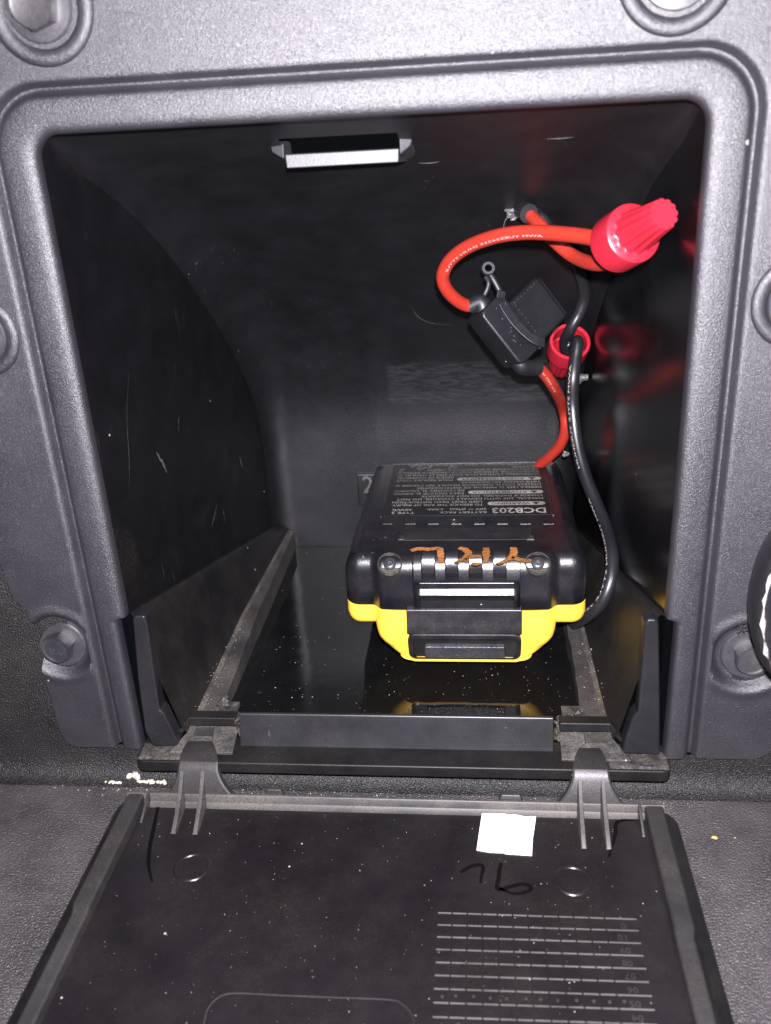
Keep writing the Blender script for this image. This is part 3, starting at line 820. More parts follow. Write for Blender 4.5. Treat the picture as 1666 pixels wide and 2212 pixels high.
# ================================================================== BATTERY
BX, BY0, BY1, BT = -5.0, 33.6, 113.5, 54.0
bat = thing('battery_pack', (BX, 72, 12), 'scuffed black and yellow power tool battery lying upside down on the glossy sheet', 'battery')
def bat_outline(n=36):
    """(x, y, nx, ny) round the plan, with a raised centre and side shoulders in front"""
    hwF, hwB = 36.0, 35.0
    P = []
    def fy(u):            # front edge for offset u from the centre line
        a = abs(u)
        return BY0 + 2.6*smooth01(24.5, 27.6, a) + 3.2*smooth01(15.6, 14.6, abs(u-0.7))
    rF, rB = 4.5, 4.0
    for i in range(113):
        u = -hwF + rF + (2*hwF-2*rF)*i/112; P.append((BX+u, fy(u), 0, -1))
    for i in range(1, 9):
        t = -math.pi/2 + math.pi/2*i/9; P.append((BX+hwF-rF+rF*math.cos(t), fy(hwF-rF)+rF+rF*math.sin(t), math.cos(t), math.sin(t)))
    for i in range(1, 24):
        s_ = i/24; P.append((BX+hwF+(hwB-hwF)*s_, BY0+7.1+(BY1-4-BY0-7.1)*s_, 1, 0))
    for i in range(9):
        t = math.pi/2*i/9; P.append((BX+hwB-rB+rB*math.cos(t), BY1-rB+rB*math.sin(t), math.cos(t), math.sin(t)))
    for i in range(20): P.append((BX+hwB-rB-(2*hwB-2*rB)*i/20, BY1, 0, 1))
    for i in range(9):
        t = math.pi/2+math.pi/2*i/9; P.append((BX-hwB+rB+rB*math.cos(t), BY1-rB+rB*math.sin(t), math.cos(t), math.sin(t)))
    for i in range(24):
        s_ = i/24; P.append((BX-hwB-(hwF-hwB)*s_, BY1-4-(BY1-4-BY0-7.1)*s_, -1, 0))
    for i in range(1, 9):
        t = math.pi+math.pi/2*i/9; P.append((BX-hwF+rF+rF*math.cos(t), fy(-hwF+rF)+rF+rF*math.sin(t), math.cos(t), math.sin(t)))
    return P
OUT = bat_outline()
def bat_ring(z, inset=0.0, th=None, dip=0.0):
    R_ = []
    for (x, y, nx_, ny_) in OUT:
        if th is None: R_.append(Vector((x-nx_*inset, y-ny_*inset, z)))
        else:
            w = abs(nx_)*5.4 + (max(0, -ny_)*4.0 + max(0, ny_)*1.6)
            w = (abs(nx_)**2*5.2 + max(0, -ny_)**2*4.2 + max(0, ny_)**2*1.6)
            hgt = (abs(nx_)**2*6.0 + max(0, -ny_)**2*6.0 + max(0, ny_)**2*2.0)
            ins = w*(1-math.cos(th)); zz = BT - hgt + hgt*math.sin(th)
            R_.append(Vector((x-nx_*ins, y-ny_*ins, zz)))
    return R_
def dipz(x):   # the seam between black and yellow dips towards the latch
    a = abs(x-BX); return 37.7 - 0.4*smooth01(29, 19, a)
mb = MB()
def low(p, d): return (dipz(p.x) + d) + (24 - dipz(p.x)) * smooth01(56, 62, p.y)
rg = [[Vector((p.x, p.y, low(p, -0.2))) for p in bat_ring(0, 0.5)], [Vector((p.x, p.y, low(p, 0.4))) for p in bat_ring(0, 0.0)],
      [Vector((p.x, p.y, max(low(p, 0.4)+.2, 43.5))) for p in bat_ring(0, -0.12)]]
for i in range(0, 10): rg.append(bat_ring(0, th=math.pi/2*i/9))
mb.loft(rg); body = mb.build('housing', M['bat'], bat, angle=40)
# yellow latch housing, upper band and narrower lower block
mb = MB()
def yring(z, ins, yoff=0.0, hw=None, r=5.0):
    R_ = []
    for (x, y, nx_, ny_) in OUT:
        yy = min(y - ny_*ins + (yoff if y < BY0+10 else 0), 76.0)
        R_.append(Vector((x-nx_*ins, yy, z)))
    return R_
ztop = [Vector((p.x, p.y, dipz(p.x)-0.05)) for p in yring(0, 0.0)]
mb.loft([ztop, [Vector((p.x, p.y, p.z-0.5)) for p in ztop], yring(34.6, -0.15), yring(32.8, 0.2), yring(31.6, 0.8), yring(30.8, 2.0), yring(30.4, 4.5)])
yl = mb.build('latch_housing', M['yellow'], bat, angle=40)
mb = MB(); rg = []
for (z, hw, y0) in ((37.0, 26.4, 33.9), (35.6, 26.9, 33.5), (31.8, 27.2, 33.4), (29.5, 27.0, 33.4), (27.5, 26.6, 33.4), (25.6, 25.6, 33.8), (24.6, 24.9, 34.3), (22.6, 23.2, 34.6), (20.4, 20.6, 34.4), (20.1, 20.2, 33.3), (19.6, 19.0, 33.4), (19.1, 17.0, 34.6)):
    rg.append([Vector((BX+x, y, z)) for x, y in rr(-hw, hw, y0, 74.0, 4.0, 6)])
mb.loft(rg); mb.build('latch_block', M['yellow'], bat, angle=40)
mb = MB(); mb.box(BX-20, BX+20, 62, 100, 12.0, 31.0); mb.build('terminal_rail', M['edge'], bat, bevel=1.0)
# latch: black surround, recess and pebbled button
mb = MB()
x0, x1 = -22.4, 11.9
pf = [(34.4, 38.3), (32.9, 38.0), (32.6, 36.6), (32.2, 33.0), (31.4, 31.0), (31.5, 30.3), (34.4, 30.3)]
mb.loft([[Vector((x, y, z)) for y, z in pf] for x in (x0, x1)])
lt = mb.build('latch_surround', M['bat_smooth'], bat, bevel=0.35)
mb = MB()
def rrz(x0, x1, z0, z1, r, n=5): return rr(x0, x1, z0, z1, r, n)
A_, B_ = rrz(-22.2, 11.7, 20.15, 30.4, 2.2), rrz(-20.8, 10.3, 20.5, 28.8, 1.3)
fy = lambda z: 31.4 + (28-z)*0.28 if z < 28 else 31.3
mb.loft([[Vector((x, 36.0, z)) for x, z in A_], [Vector((x, fy(z)+.3, z)) for x, z in A_], [Vector((x*0.995-0.02, fy(z), z)) for x, z in rrz(-21.9, 11.4, 20.25, 30.1, 2.0)],
         [Vector((x, fy(z)+.1, z)) for x, z in B_], [Vector((x, fy(z)+1.9, z)) for x, z in B_]], caps=False)
mb.build('latch_frame', M['bat_smooth'], lt, angle=40, fix=False)
mb = MB(); mb.hexa([Vector((-21.5, 34.3, 20.7)), Vector((11.0, 34.3, 20.7)), Vector((11.0, 37.0, 20.7)), Vector((-21.5, 37.0, 20.7))], [Vector((-21.5, 32.8, 30.0)), Vector((11.0, 32.8, 30.0)), Vector((11.0, 37, 30.0)), Vector((-21.5, 37, 30.0))]); mb.build('latch_recess', M['edge'], lt)
mb = MB()
mb.hexa([Vector((-17.4, 33.2, 20.9)), Vector((7.0, 33.2, 20.9)), Vector((7.0, 35.6, 20.8)), Vector((-17.4, 35.6, 20.8))],
        [Vector((-17.2, 32.2, 25.4)), Vector((6.8, 32.2, 25.4)), Vector((6.8, 34.4, 26.2)), Vector((-17.2, 34.4, 26.2))])
mb.build('latch_button', M['button'], lt, bevel=0.4)
# front grip: bar with teeth between four slots
mb = MB(); pf = [(38, 37.6), (33.5, 37.6), (33.3, 40.8), (32.3, 42.7), (32.05, 43.3), (32.95, 45.0), (33.05, 46.9), (34.6, 47.9), (38, 48.7)]
xa, xb = -20.2, 11.6
mb.loft([[Vector((xa+2.0, y, z)) for y, z in pf], [Vector((xb-2.0, y, z)) for y, z in pf]])
gr = mb.build('front_grip', M['bat'], bat, bevel=0.2, seg=2, angle=12)
for s in (-1, 1):
    mb = MB(); xm = xa if s < 0 else xb; d = -s
    mb.loft([[Vector((xm+d*2.0, y, z)) for y, z in pf], [Vector((xm+d*0.8, y+0.5, z+0.5)) for y, z in pf], [Vector((xm, y+1.8, z+1.9)) for y, z in pf]])
    mb.build('grip_end', M['bat'], gr, angle=50)
slots = [HY(x, 1225, 35.0).x for x in (911, 939, 963, 989, 1014, 1041, 1067, 1093)]
edges = [-20.0] + slots + [11.4]
for i in range(0, 10, 2):
    mb = MB(); a, b = edges[i], edges[i+1]
    tp = [(42.5, 54.14), (37.4, 54.12), (35.6, 52.9), (34.2, 50.4), (33.7, 46.4), (39.5, 46.0)]
    mb.loft([[Vector((x, y, z)) for y, z in tp] for x in (a, b)])
    mb.build('grip_tooth', M['bat'], gr, bevel=0.3)
# screw pockets
for s, px in ((-1, 841), (1, 1163)):
    c = HZ(px, 1236, 51.0)
    c.y = 36.1
    mb = MB(); mb.lathe([(3.7, -3), (3.7, 0.25), (3.5, 0.4), (3.3, 0.25), (3.1, -0.1), (0.5, -0.2)], (c.x, c.y-1.0, 52.2), (0, -0.85, 1), 28)
    pk = mb.build('screw_pocket', M['bat_dust'], bat, angle=40)
    mb = MB(); mb.lathe([(1.9, 0.0), (1.85, 0.7), (1.4, 1.15), (1.1, 1.2), (0.85, 0.6), (0.1, 0.55)], (c.x, c.y-1.0, 52.2), (0, -0.85, 1), 20)
    mb.build('screw', M['bolt'], pk, angle=40)
# details on the upper face
def TP(px, py): return HZ(px, py, BT)
mb = MB()                                             # raised plate
a, b, c, d = TP(866, 1141), TP(1152, 1139), TP(1148, 1167), TP(867, 1169)
mb.hexa([Vector((p.x, p.y, BT-0.3)) for p in (d, c, b, a)], [Vector((p.x*0.99, p.y, BT+0.22)) for p in (d + Vector((0.4, .5, 0)), c + Vector((-0.4, .5, 0)), b + Vector((-.4, -.3, 0)), a + Vector((.4, -.3, 0)))])
mb.build('raised_plate', M['bat_smooth'], bat, bevel=0.08)
for px in (868, 1146):
    p = TP(px, 1166); mb = MB()
    mb.hexa([Vector((p.x-1.1, p.y-.2, BT)), Vector((p.x+1.1, p.y-.2, BT)), Vector((p.x+(.2 if px < 1000 else 1.1), p.y+2.6, BT)), Vector((p.x-(1.1 if px < 1000 else .2), p.y+2.6, BT))],
            [Vector((p.x-1.0, p.y-.1, BT+.28)), Vector((p.x+1.0, p.y-.1, BT+.28)), Vector((p.x+(.1 if px < 1000 else 1.0), p.y+2.4, BT+.28)), Vector((p.x-(1.0 if px < 1000 else .1), p.y+2.4, BT+.28))])
    mb.build('dirty_corner', M['bat_dust'], bat, smooth=False)
for i in range(8):                                    # row of small square pads
    p = TP(838 + i*49.5, 1127); mb = MB()
    mb.box(p.x-1.7, p.x+1.7, p.y-2.0, p.y+2.2, BT-0.3, BT+0.2)
    mb.build('square_pad', M['bat'], bat, bevel=0.1)
p = TP(981, 1129); mb = MB(); mb.lathe([(1.25, 0), (1.2, .45), (.9, .5), (.8, .3), (.1, .28)], (p.x, p.y, BT+.2), (0, 0, 1), 20); mb.build('moulded_dot', M['bat_smooth'], bat)
# label with its print
l0 = [TP(853, 1003.5), TP(1170, 1001), TP(1189, 1113), TP(838, 1116)]
lx0, lx1, ly0, ly1 = -31.6, 22.4, 65.6, 111.2
mb = MB(); mb.box(lx0, lx1, ly0, ly1, BT-0.2, BT+0.10)
lab = mb.build('label', M['label'], bat, smooth=False)
for (xa_, xb_, ya_, yb_) in ((lx0-0.9, lx0-0.25, ly0-1, ly1+.6), (lx1+0.25, lx1+0.9, ly0-1, ly1+.6), (lx0-0.9, lx1+0.9, ly1+0.25, ly1+1.0)):
    mb = MB(); mb.box(xa_, xb_, ya_, yb_, BT-.2, BT+.32); mb.build('label_border', M['bat'], bat, bevel=0.12)
for px in (909, 1118):                                # two bumps on the back edge
    p = HZ(px, 992, 53.0); mb = MB(); mb.lathe([(1.8, -1), (1.8, .5), (1.2, 1.4), (.2, 1.7)], (p.x, BY1-0.6, 52.6), (0, 0.1, 1), 16); mb.build('back_bump', M['bat_smooth'], bat)
prt = MB(); ZP = BT + 0.13
UX, UY = (-1, 0, 0), (0, -1, 0)
R0 = lx1 - 1.6
def line(s, y, h, x=R0, w=None, bold=0.0): put_text(prt, s, (x, y, ZP), UX, UY, h, w, bold)
line('DCB203', 70.8, 3.9, R0+0.4, 17.5, 0.018)
line('BATTERY PACK', 68.5, 1.5, R0-18.8, 15.5); line('20V \u2393 (Max)   2.0Ah.', 70.9, 1.5, R0-18.8, 19.8)
line('TYPE 2', 68.5, 1.6, R0-42.2, 7.6); line('40Wh', 70.9, 1.6, R0-43.0, 6.6)
def pill(y, h, w):
    P = rr(R0-w, R0+0.3, y-h*0.95, y+0.55, h*0.6, 4)
    prt.add([Vector((x, yy, ZP-0.012)) for x, yy in P], [tuple(range(len(P)))])
dark = MB()
def dtext(s, y, h, w): put_text(dark, s, (R0-1.4, y-0.1, ZP+0.03), UX, UY, h, w, 0.01)
yy = 74.6; st = 2.42
rowsT = [('P', 'WARNING', 18.5, 'TO REDUCE THE RISK OF INJURY,', 30.5), ('T2', 'USER MUST READ INSTRUCTION', 30.0), ('T', 'MANUAL. USE WITH DEWALT CHARGER. DO NOT', 49),
         ('T', 'CHARGE IF DAMAGED. DO NOT INCINERATE.', 41), ('P', 'ADVERTENCIA', 25.0, 'PARA REDUCIR EL RIESGO', 24.0), ('T2', 'DE LESIONES, EL USUARIO', 24.0),
         ('T', 'DEBERA LEER EL MANUAL DE INSTRUCCIONES.', 43), ('T', 'UTILIZAR CON EL CARGADOR DEWALT. NO CARGAR SI', 50), ('T', 'TIENE DANOS. NO INCINERAR.', 28),
         ('P', 'AVERTISSEMENT', 29.0, 'POUR REDUIRE TOUT', 20.0), ('T2', 'RISQUE DE DOMMAGES', 20.0), ('T', "CORPORELS, L'UTILISATEUR DOIT LIRE LE MANUEL D'", 50.5),
         ('T', 'INSTRUCTIONS. CHARGER AVEC LE CHARGEUR DEWALT.', 50.5), ('T', 'NE PAS CHARGER SI ENDOMMAGE. NE PAS', 40), ('T', 'INCINERER.', 9.5), ('T', 'CELLS MADE IN CHINA. PACK ASSEMBLED IN CHINA', 47)]
for r_ in rowsT:
    if r_[0] == 'P':
        pill(yy+0.9, 2.4, r_[2]); dtext('\u25b2 ' + r_[1], yy+0.9, 1.7, r_[2]-2.8); line(r_[3], yy, 1.45, R0-r_[2]-1.4-(50-r_[2]-1.0-r_[4])*0.4, r_[4])
    elif r_[0] == 'T2': line(r_[1], yy, 1.45, R0-50.2+r_[2], r_[2])
    else: line(r_[1], yy, 1.45 if r_ is not rowsT[-1] else 1.3, R0, r_[2])
    yy += st
prt.build('label_print', M['print'], lab, smooth=False, fix=False)
dark.build('label_print', M['label'], lab, smooth=False, fix=False)
# scuffs torn in the label's far edge
mb = MB()
for (px, py) in ((862, 1022), (868, 1017), (897, 1008), (905, 1012), (917, 1012), (930, 1010), (942, 1016), (940, 1022), (975, 1010), (982, 1013)):
    c = TP(px, py); n_ = 7; P = []
    for i in range(n_):
        t = 2*math.pi*i/n_; P.append(Vector((c.x + math.cos(t)*random.uniform(.4, 1.3) + math.sin(t)*1.0, c.y + math.sin(t)*random.uniform(1.0, 2.6), BT+0.17)))
    mb.add(P, [tuple(range(n_))])
mb.build('label_scuff', M['torn'], lab, smooth=False, fix=False)
# hand-painted letters, upside down from here
TQ = lambda x, y: HZ(x, y, BT+0.2)
strokes('painted_letter', [[(888, 1190), (905, 1186), (925, 1187), (944, 1185), (952, 1184)], [(951, 1184), (952, 1195), (953, 1205), (953, 1216)]], 2.15, TQ, (0, 0, 1), M['ochre'], bat, 0.22, 0.12, 4)
mbx = MB()
strokes('painted_letter', [[(992, 1184), (1005, 1188), (1012, 1196), (1006, 1206), (994, 1211), (983, 1216)], [(1050, 1184), (1051, 1195), (1050, 1206), (1049, 1216)], [(1012, 1200), (1024, 1203), (1040, 1201)], [(1020, 1217), (1030, 1219), (1040, 1217)], [(1003, 1207), (1010, 1214)]], 2.15, TQ, (0, 0, 1), M['ochre'], bat, 0.22, 0.13, 4)
strokes('painted_letter', [[(1109, 1183), (1110, 1192), (1108, 1202), (1098, 1209), (1082, 1216), (1074, 1219)], [(1104, 1206), (1122, 1209), (1140, 1212), (1146, 1209)]], 2.15, TQ, (0, 0, 1), M['ochre'], bat, 0.22, 0.14, 4)

# ================================================================== WIRING
def wire(name, pts, r, mat, parent=None, k=10, n=16):
    mbx = MB(); path = catmull(pts, k); mbx.tube(path, r, n)
    return mbx.build(name, mat, parent, angle=60), path
def wire_text(name, path, r, s, start, length, phi, size, parent, flip=False):
    """small lettering wrapped on the wire's skin"""
    fr_ = frames(path)
    acc = [0]
    for i in range(1, len(path)): acc.append(acc[-1] + (path[i]-path[i-1]).length)
    def at(sx):
        sx = max(0, min(acc[-1]-1e-4, sx))
        for i in range(1, len(acc)):
            if acc[i] >= sx:
                t = (sx-acc[i-1])/(acc[i]-acc[i-1]+1e-9)
                return path[i-1].lerp(path[i], t), fr_[i-1][1].lerp(fr_[i][1], t).normalized()
        return path[-1], fr_[-1][1]
    vs, fs = text_tris(s, 1.0)
    w = max(p[0] for p in vs); out = []
    for (x, y) in vs:
        sx = start + (x/w if not flip else 1-x/w)*length
        p, t = at(sx)
        tow = (CAM - p).normalized(); tow = (tow - t*tow.dot(t)).normalized(); sd = t.cross(tow)
        a = phi + ((y-0.34)/0.69) * size / r * (1 if not flip else -1)
        out.append(p + (tow*math.cos(a) + sd*math.sin(a))*(r+0.05))
    mbx = MB(); mbx.add(out, fs)
    return mbx.build(name, M['wire_print'], parent, smooth=False, fix=False)
def wire_nut(name, tip, wide, rW, rT, label, hollow=True):
    tip, wide = Vector(tip), Vector(wide); ax_ = tip - wide; Ln = ax_.length
    t_ = thing(name, wide, label, 'wire nut', 'red twist-on wire nuts')
    mbx = MB(); nn = 96
    body_ = [(rW-1.3, Ln*0.30, 0), (rW-1.2, 0.3, 0), (rW-0.9, 0.0, 0), (rW-0.2, 0.0, 0), (rW, 0.25, 0), (rW, Ln*0.36, 0), (rW*0.985, Ln*0.385, 0), (rW*0.93, Ln*0.40, 0.0), (rT*1.62, Ln*0.405, 0.2),
             (rT*1.52, Ln*0.42, 0.9), (rT*1.36, Ln*0.6, 1.0), (rT*1.18, Ln*0.8, 1.0), (rT*1.04, Ln*0.985, 1.0), (rT*1.0, Ln, 1.0), (rT*0.93, Ln, 1.0), (0.05, Ln-0.05, 0)]
    def lob(r, h, t, k):
        lb = body_[k][2]
        return r*(1 - 0.11*lb*(0.5-0.5*math.cos(12*t))**1.6)
    mbx.lathe([(r, h) for r, h, _ in body_], wide, ax_, nn, lobes=lob, caps=False)
    mbx.build('nut_shell', M['red_nut'], t_, angle=34)
    return t_
nut_w, nut_t = HD(1331, 527, 214), HD(1435, 462, 194)
wire_nut('wire_nut', nut_t, nut_w, 6.9, 3.35, 'red fluted wire nut joining two red wires, its narrow end facing out', True)
n2r, n2t = HD(1232, 737, 296), HD(1211, 796, 313)
wire_nut('wire_nut', n2t, n2r, 6.7, 3.8, 'red wire nut with open mouth facing out, holding the two black wires')
# where the supply leads come through the bin's back
hole = surf(1128, 452)
nrm = Vector((0, -0.62, -0.78))
sh0 = surf(1120, 440, 0)
d_sh = (HY(1160, 474, hole.y-9) - hole).normalized()
mb = MB(); mb.tube(catmull([hole - d_sh*1.0 + Vector((0, 3, 1)), hole + d_sh*1.0, HY(1143, 462, hole.y-5)], 6), 2.7, 14)
tag(mb.build('cable_sheath', M['black_wire']), 'short black cable sheath poking through the torn hole in the bin back', 'cable')
mb = MB()
c = surf(1108, 456, 0.6)
for k in range(5):
    P = []
    cc = c + Vector((random.uniform(-1.2, 1.2), random.uniform(-.4, .1), random.uniform(-1.5, 1.2)))
    for i in range(6):
        t = 2*math.pi*i/6; P.append(cc + Vector((math.cos(t)*random.uniform(.5, 2.0), random.uniform(-1.0, .3), math.sin(t)*random.uniform(.6, 2.2))))
    mb.add(P, [(0, 1, 2), (0, 2, 3), (0, 3, 4), (0, 4, 5)])
mb.tube(catmull([c + Vector((-1, -.3, -1)), c + Vector((-2.2, -.4, -2.6)), c + Vector((-2.6, -.2, -4.6))], 5), 0.12, 5)
tag(mb.build('torn_film', M['torn'], smooth=False, fix=False), 'shred of torn grey film beside the hole where the leads come through', 'torn plastic')
wR, pR = wire('red_wire', [HY(1146, 466, hole.y-4), HY(1168, 488, hole.y-9), HY(1200, 522, hole.y-14), HY(1240, 554, 48), HY(1285, 570, 38), HY(1322, 563, 30), nut_w.lerp(nut_t, .22) + down*1.5], 1.8, M['red_wire'])
tag(wR, 'short red wire running from the hole in the bin back to the wire nut', 'wire')
wK, pK = wire('black_wire', [HY(1158, 464, hole.y-2), HY(1176, 482, hole.y-5), HY(1200, 512, hole.y+2), HY(1232, 552, 84), HY(1256, 600, 90), HY(1262, 640, 95), HY(1252, 675, 96), HY(1234, 708, 96), HY(1221, 735, 99), n2r.lerp(n2t, .35)], 1.9, M['black_wire'])
tag(wK, 'short black wire hanging from the hole in the bin back down to the open nut', 'wire')
pts = [n2r.lerp(n2t, .35) + right*1.5, n2r + right*1.9 - fwd*2 + down*0.5, HY(1243, 775, 92), HY(1238, 820, 89), HY(1237, 880, 88), HY(1245, 950, 84), HY(1262, 1020, 78), HY(1287, 1085, 70), HY(1311, 1145, 60), HY(1322, 1200, 50), HY(1318, 1255, 44), HY(1300, 1300, 42), HY(1272, 1328, 44), HY(1240, 1345, 50)]
wL, pL_ = wire('black_wire', pts, 2.1, M['black_wire'])
tag(wL, 'long black wire curving from the open nut down beside the battery', 'wire')
wire_text('wire_print', pL_, 2.1, 'AWM STYLE YUESHUN', 17, 34, 0.6, 0.6, wL)
wire_text('wire_print', pL_, 2.1, 'AWM YUESHUN STYLE 3266', 62, 48, 0.85, 0.6, wL)
mb = MB()
for k in range(7):
    s0 = n2r + right*1.3 + Vector((random.uniform(-.8, .8), 0, random.uniform(-.8, .8)))
    mb.tube(catmull([s0 - fwd*1.2, s0.lerp(n2t, .12) - right*1.5, n2r.lerp(n2t, .3)], 4), 0.28, 5)
mb.build('bare_strands', M['copper'], wL)

# fuse holder with its two red leads
FD = 268.0
fo = HD(1098, 705, FD)
pxmm = FD / F
fu = (right*0.71 + down*0.705).normalized(); fv = (right*0.705 - down*0.71).normalized(); fw = -fwd
tilt_ = Matrix.Rotation(rad(-17), 3, fu) @ Matrix.Rotation(rad(14), 3, fv)
fu, fv, fw = tilt_ @ fu, tilt_ @ fv, tilt_ @ fw
fuse = thing('fuse_holder', fo + fwd*4, 'black inline fuse holder with strapped cap and red leads hanging on the bin back', 'fuse holder')
def FP(u, v, w): return fo + fu*u + fv*v + fw*w
def frr(u0, u1, v0, v1, w0, w1, r, name, mat, par, bev=0.6, taper=0.0):
    mbx = MB(); P = rr(u0, u1, v0, v1, r, 5)
    cu_, cv_ = (u0+u1)/2, (v0+v1)/2
    mbx.hexa([FP(u, v, w0) for u, v in P], [FP(cu_+(u-cu_)*(1-taper), cv_+(v-cv_)*(1-taper), w1) for u, v in P])
    return mbx.build(name, mat, par, bevel=bev, seg=3)
hb = frr(-9.4, 10.6, -7.0, 2.4, -5.4, 4.0, 2.2, 'holder_body', M['fuse'], fuse, 0.8)
frr(-5.6, 10.2, 1.6, 16.8, -5.0, 3.4, 1.6, 'holder_cap', M['fuse'], fuse, 1.6)
frr(-4.6, 9.4, 15.8, 17.5, -2.4, 2.4, 0.8, 'cap_rim', M['fuse'], fuse, 0.4)
mb = MB()                                             # raised bands round the mouth of the holder
P = [(-6.6, 1.2), (11.0, 1.2), (11.0, 2.7), (-6.6, 2.7)]
mb.hexa([FP(u, v, -4.4) for u, v in P], [FP(u, v, 4.25) for u, v in P]); mb.build('mouth_band', M['fuse'], hb, bevel=0.4)
mb = MB()                                             # strap over the cap, ending in a pierced ear
sp = [FP(-2.0, 0.5, 4.9), FP(-1.0, 4, 5.0), FP(-3.5, 8, 4.9), FP(-8.0, 10.0, 4.6), FP(-11.5, 12.0, 4.4), FP(-13.0, 14.5, 4.0)]
sp = [HD(1176, 741, FD-3.2), HD(1158, 736, FD-4.4), HD(1138, 722, FD-4.6), HD(1112, 696, FD-4.7), HD(1092, 667, FD-4.7), HD(1082, 645, FD-4.6), HD(1084, 628, FD-4.6)]
cp = catmull(sp, 6); rgs = []
for (p, t, u, w) in frames(cp):
    sd = t.cross(fw).normalized()
    rgs.append([p + sd*1.35 - fw*0.4, p + sd*1.35 + fw*0.4, p - sd*1.35 + fw*0.4, p - sd*1.35 - fw*0.4])
mb.loft(rgs); st_ = mb.build('cap_strap', M['rubber'], fuse, bevel=0.2)
ear = HD(1055, 580, FD-5)
mb = MB(); rgs = []
for i in range(33):
    t = 2*math.pi*i/32; dv = right*math.cos(t) + down*math.sin(t)
    rgs.append([ear + dv*0.9, ear + dv*1.1 - fwd*0.6, ear + dv*1.8 - fwd*0.6, ear + dv*2.2, ear + dv*1.5 + fwd*0.6])
mb.loft(rgs, caps=False)
mb.tube(catmull([ear + down*2.0 + right*.8, HD(1068, 606, FD-5), HD(1078, 625, FD-4.5), HD(1084, 642, FD-4)], 6), 0.95, 10, flat=0.7)
mb.tube(catmull([ear + down*2.2 - right*.8, HD(1056, 612, FD-4), HD(1050, 632, FD-3.5), HD(1036, 655, FD-2)], 6), 0.8, 10, flat=0.7)
mb.build('strap_ear', M['rubber'], st_, angle=50)
mb = MB()                                             # tiny raised dots moulded in rows on the faces
for i in range(7):
    mb.lathe([(.16, 0), (.1, .08), (.02, .09)], FP(-3.6 + i*1.6, 4.2, 3.4), fw, 6)
    mb.lathe([(.16, 0), (.1, .08), (.02, .09)], FP(-4.4, 4.6 + i*1.5, 3.4), fw, 6)
for k in range(16):
    mb.lathe([(.17, 0), (.11, .09), (.02, .1)], FP(random.uniform(-7, 8), random.uniform(-5.5, -.5), 4.0), fw, 6)
mb.build('moulded_dots', M['emboss'], hb)
lead1 = [FP(-7.5, -3.4, 0), FP(-10.6, -2.6, 0.3), HD(1010, 660, 265), HD(984, 646, 262), HD(963, 622, 258), HD(957, 594, 254), HD(974, 561, 249), HD(1015, 531, 243), HD(1075, 510, 236), HD(1140, 502, 230), HD(1210, 505, 223), HD(1270, 512, 217), HD(1310, 522, 213), nut_w.lerp(nut_t, .2)]
w1, p1_ = wire('wire_lead', lead1, 1.9, M['red_wire'], fuse)
wire_text('lead_print', p1_, 1.9, 'AWM YUES26255 SHUN STYLE', 26, 36, 0.45, 0.6, w1, flip=True)
lead2 = [FP(8, -4.4, 0), FP(11.8, -4.4, 0), HD(1168, 800, 274), HD(1196, 836, 283), HD(1216, 880, 303), HD(1222, 920, 308), HD(1212, 958, 314), HD(1188, 986, 321), HD(1165, 1006, 327), HD(1150, 1030, 331)]
w2, p2_ = wire('wire_lead', lead2, 1.85, M['red_wire'], fuse)
wire_text('lead_print', p2_, 1.85, 'AWM 3266 YUE', 7, 16, 0.2, 0.6, w2)
for (a, b, c_) in ((FP(-8.6, -3.2, 0), FP(-11.0, -2.5, 0.2), HD(1014, 663, 265.5)), (FP(9.6, -4.4, 0), FP(12.0, -4.4, 0), HD(1163, 795, 273))):
    mb = MB(); mb.tube(catmull([a, b, c_], 5), lambda t: 2.8 - 0.5*t, 14); mb.build('lead_boot', M['rubber'], hb, angle=50)
# small grey clip by the right wall and a film shred near the battery
c = HY(1262, 815, 100)
mb = MB(); mb.lathe([(2.6, 0), (2.6, .8), (1.2, 1.2), (1.1, 4.5)], Vector((xR(100)-1.2-4, 100, c.z)), (1, 0, 0), 16)
mb.lathe([(1.6, -3.0), (1.7, 0), (1.2, .6)], Vector((xR(100)-1.2-4, 99, c.z-1.5)), (-.6, -.6, -.3), 12)
tag(mb.build('push_clip', M['torn'], angle=40), 'small grey plastic push clip in the bin side behind the black wire', 'clip')
mb = MB()
for k in range(4):
    cc = HD(1226 + random.uniform(-8, 8), 984 + random.uniform(-5, 5), 318); P = []
    for i in range(6):
        t = 2*math.pi*i/6; P.append(cc + right*math.cos(t)*random.uniform(.5, 1.7) + down*math.sin(t)*random.uniform(.4, 1.2) - fwd*random.uniform(-.8, .8))
    mb.add(P, [(0, 1, 2), (0, 2, 3), (0, 3, 4), (0, 4, 5)])
tag(mb.build('torn_film', M['torn'], smooth=False, fix=False), 'shred of torn grey film stuck behind the battery beside the red lead', 'torn plastic')

# ================================================================== STRAP LOOP at the panel's edge
mb = MB(); cs = HY(1733, 1292, -14)
path = []
for i in range(65):
    t = 2*math.pi*i/64; path.append(cs + Vector((10.2*math.cos(t), 1.0*math.sin(t), 20.5*math.sin(t))))
rgs = []
for i, p in enumerate(path):
    t = 2*math.pi*i/64; nrm_ = Vector((math.cos(t)/10.2, 0, math.sin(t)/20.5)).normalized()
    ring_ = []
    for k in range(14):
        a = 2*math.pi*k/14
        ring_.append(p + nrm_*(2.6*math.cos(a) - 1.6) + Vector((0, 1, 0))*5.0*math.copysign(abs(math.sin(a))**0.6, math.sin(a)))
    rgs.append(ring_)
mb.loft(rgs, caps=False)
strap = thing('strap_loop', cs, 'black rubber strap loop with a pale worn edge hanging over a panel bolt', 'strap')
mb.build('strap_band', M['strap'], strap, angle=60)
mb = MB(); rgs = []
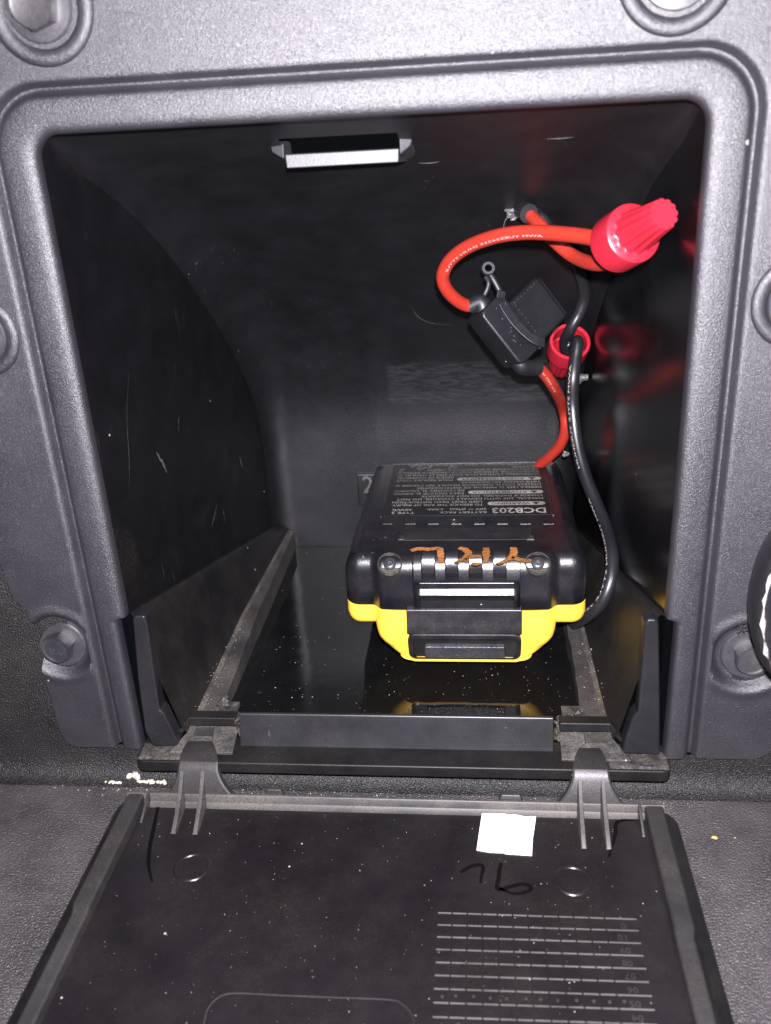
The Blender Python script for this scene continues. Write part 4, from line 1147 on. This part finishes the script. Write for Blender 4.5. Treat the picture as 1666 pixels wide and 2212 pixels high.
for i in range(13, 52):
    t = 2*math.pi*i/64; p = path[i]; nrm_ = Vector((math.cos(t)/10.2, 0, math.sin(t)/20.5)).normalized()
    w = (random.uniform(.05, .8) if random.random() < .75 else .04) if 18 < i < 48 else 0.05
    c_ = p + nrm_*(-0.6 + random.uniform(-.12, .12)) + Vector((0, -4.7, 0))
    rgs.append([c_ + nrm_*w, c_ + Vector((0, -0.5, 0)), c_ - nrm_*w, c_ + Vector((0, .4, 0))])
mb.loft(rgs); tag(mb.build('worn_edge', M['fray'], strap, angle=30), 'pale frayed edge of the strap')

# ================================================================== CRUMBS AND DUST
def lump(mbx, c, r, sq=0.6, n=7):
    d = Vector((random.uniform(-1, 1), random.uniform(-1, 1), random.uniform(-1, 1))).normalized()
    mbx.lathe([(r*.3, -r*.8), (r*random.uniform(.7, 1.0), -r*.3), (r*random.uniform(.8, 1.1), r*.2), (r*.4, r*.75)], c, d, n)
def crumb(px, py, r, mat, lab, stretch=1, cat='crumb', grp=None):
    c = HZ(px, py, 0.0) if py > 1680 else HZ(px, py, 0.8)
    mbx = MB()
    for k in range(max(1, int(stretch*4))):
        lump(mbx, c + Vector((random.uniform(-1, 1)*r*stretch, random.uniform(-.5, .5)*r, r*.6 + random.uniform(0, .3)*r)), r*random.uniform(.6, 1.0))
    return tag(mbx.build('crumb', mat, angle=50), lab, cat, grp)
crumb(291, 1683, 1.5, M['crumb'], 'largest white crumb in the corner where the bed floor meets the wall', 1)
crumb(328, 1692, 0.7, M['crumb'], 'low streak of white grit beside the largest white crumb', 6)
crumb(245, 1692, 0.5, M['crumb'], 'tan flake of grit left of the white crumb in the floor corner', 5)
crumb(1543, 1812, 0.5, M['seed'], 'larger yellow grain on the bed floor beside the hatch lid', 1, 'grain')
crumb(1588, 1810, 0.32, M['seed'], 'smaller round yellow grain on the bed floor beside the larger one', 0.3, 'grain')
# loose dust: uncountable grains on sheet, lid, flange and floor corner
mb = MB()
def grain_at(p, r):
    mb.lathe([(r*.4, 0), (r, r*.5), (r*.3, r*1.1)], p, (random.uniform(-.3, .3), random.uniform(-.3, .3), 1), 5)
for k in range(330):
    grain_at(Vector((random.uniform(-75, 26), random.uniform(8, 60) if k % 3 else random.uniform(8, 120), 12.0)), abs(random.gauss(0, .045))+.03)
for k in range(330):
    grain_at(Vector((random.uniform(LX0+7, LX1-7), random.uniform(-95, YF-4), LZ)), abs(random.gauss(0, .045))+.03)
for k in range(200):
    x = random.uniform(-125, 60); y = random.gauss(-4.5, 1.4)
    if -101 < x < 50 and y < -9: continue
    if y > -2.2: continue
    grain_at(Vector((x, y, 0.1)), abs(random.gauss(0, .08))+.04)
for k in range(260):
    s = random.choice((-1, 1)); x = random.uniform(-83, -77)
    grain_at(Vector((x if s < 0 else -48.6-x, random.uniform(8, 100), 20.0)), abs(random.gauss(0, .06))+.04)
tag(mb.build('dust_grains', M['crumb'], smooth=False), 'pale dust grains scattered over the sheet, the lid and the floor corner', 'dust', kind='stuff')
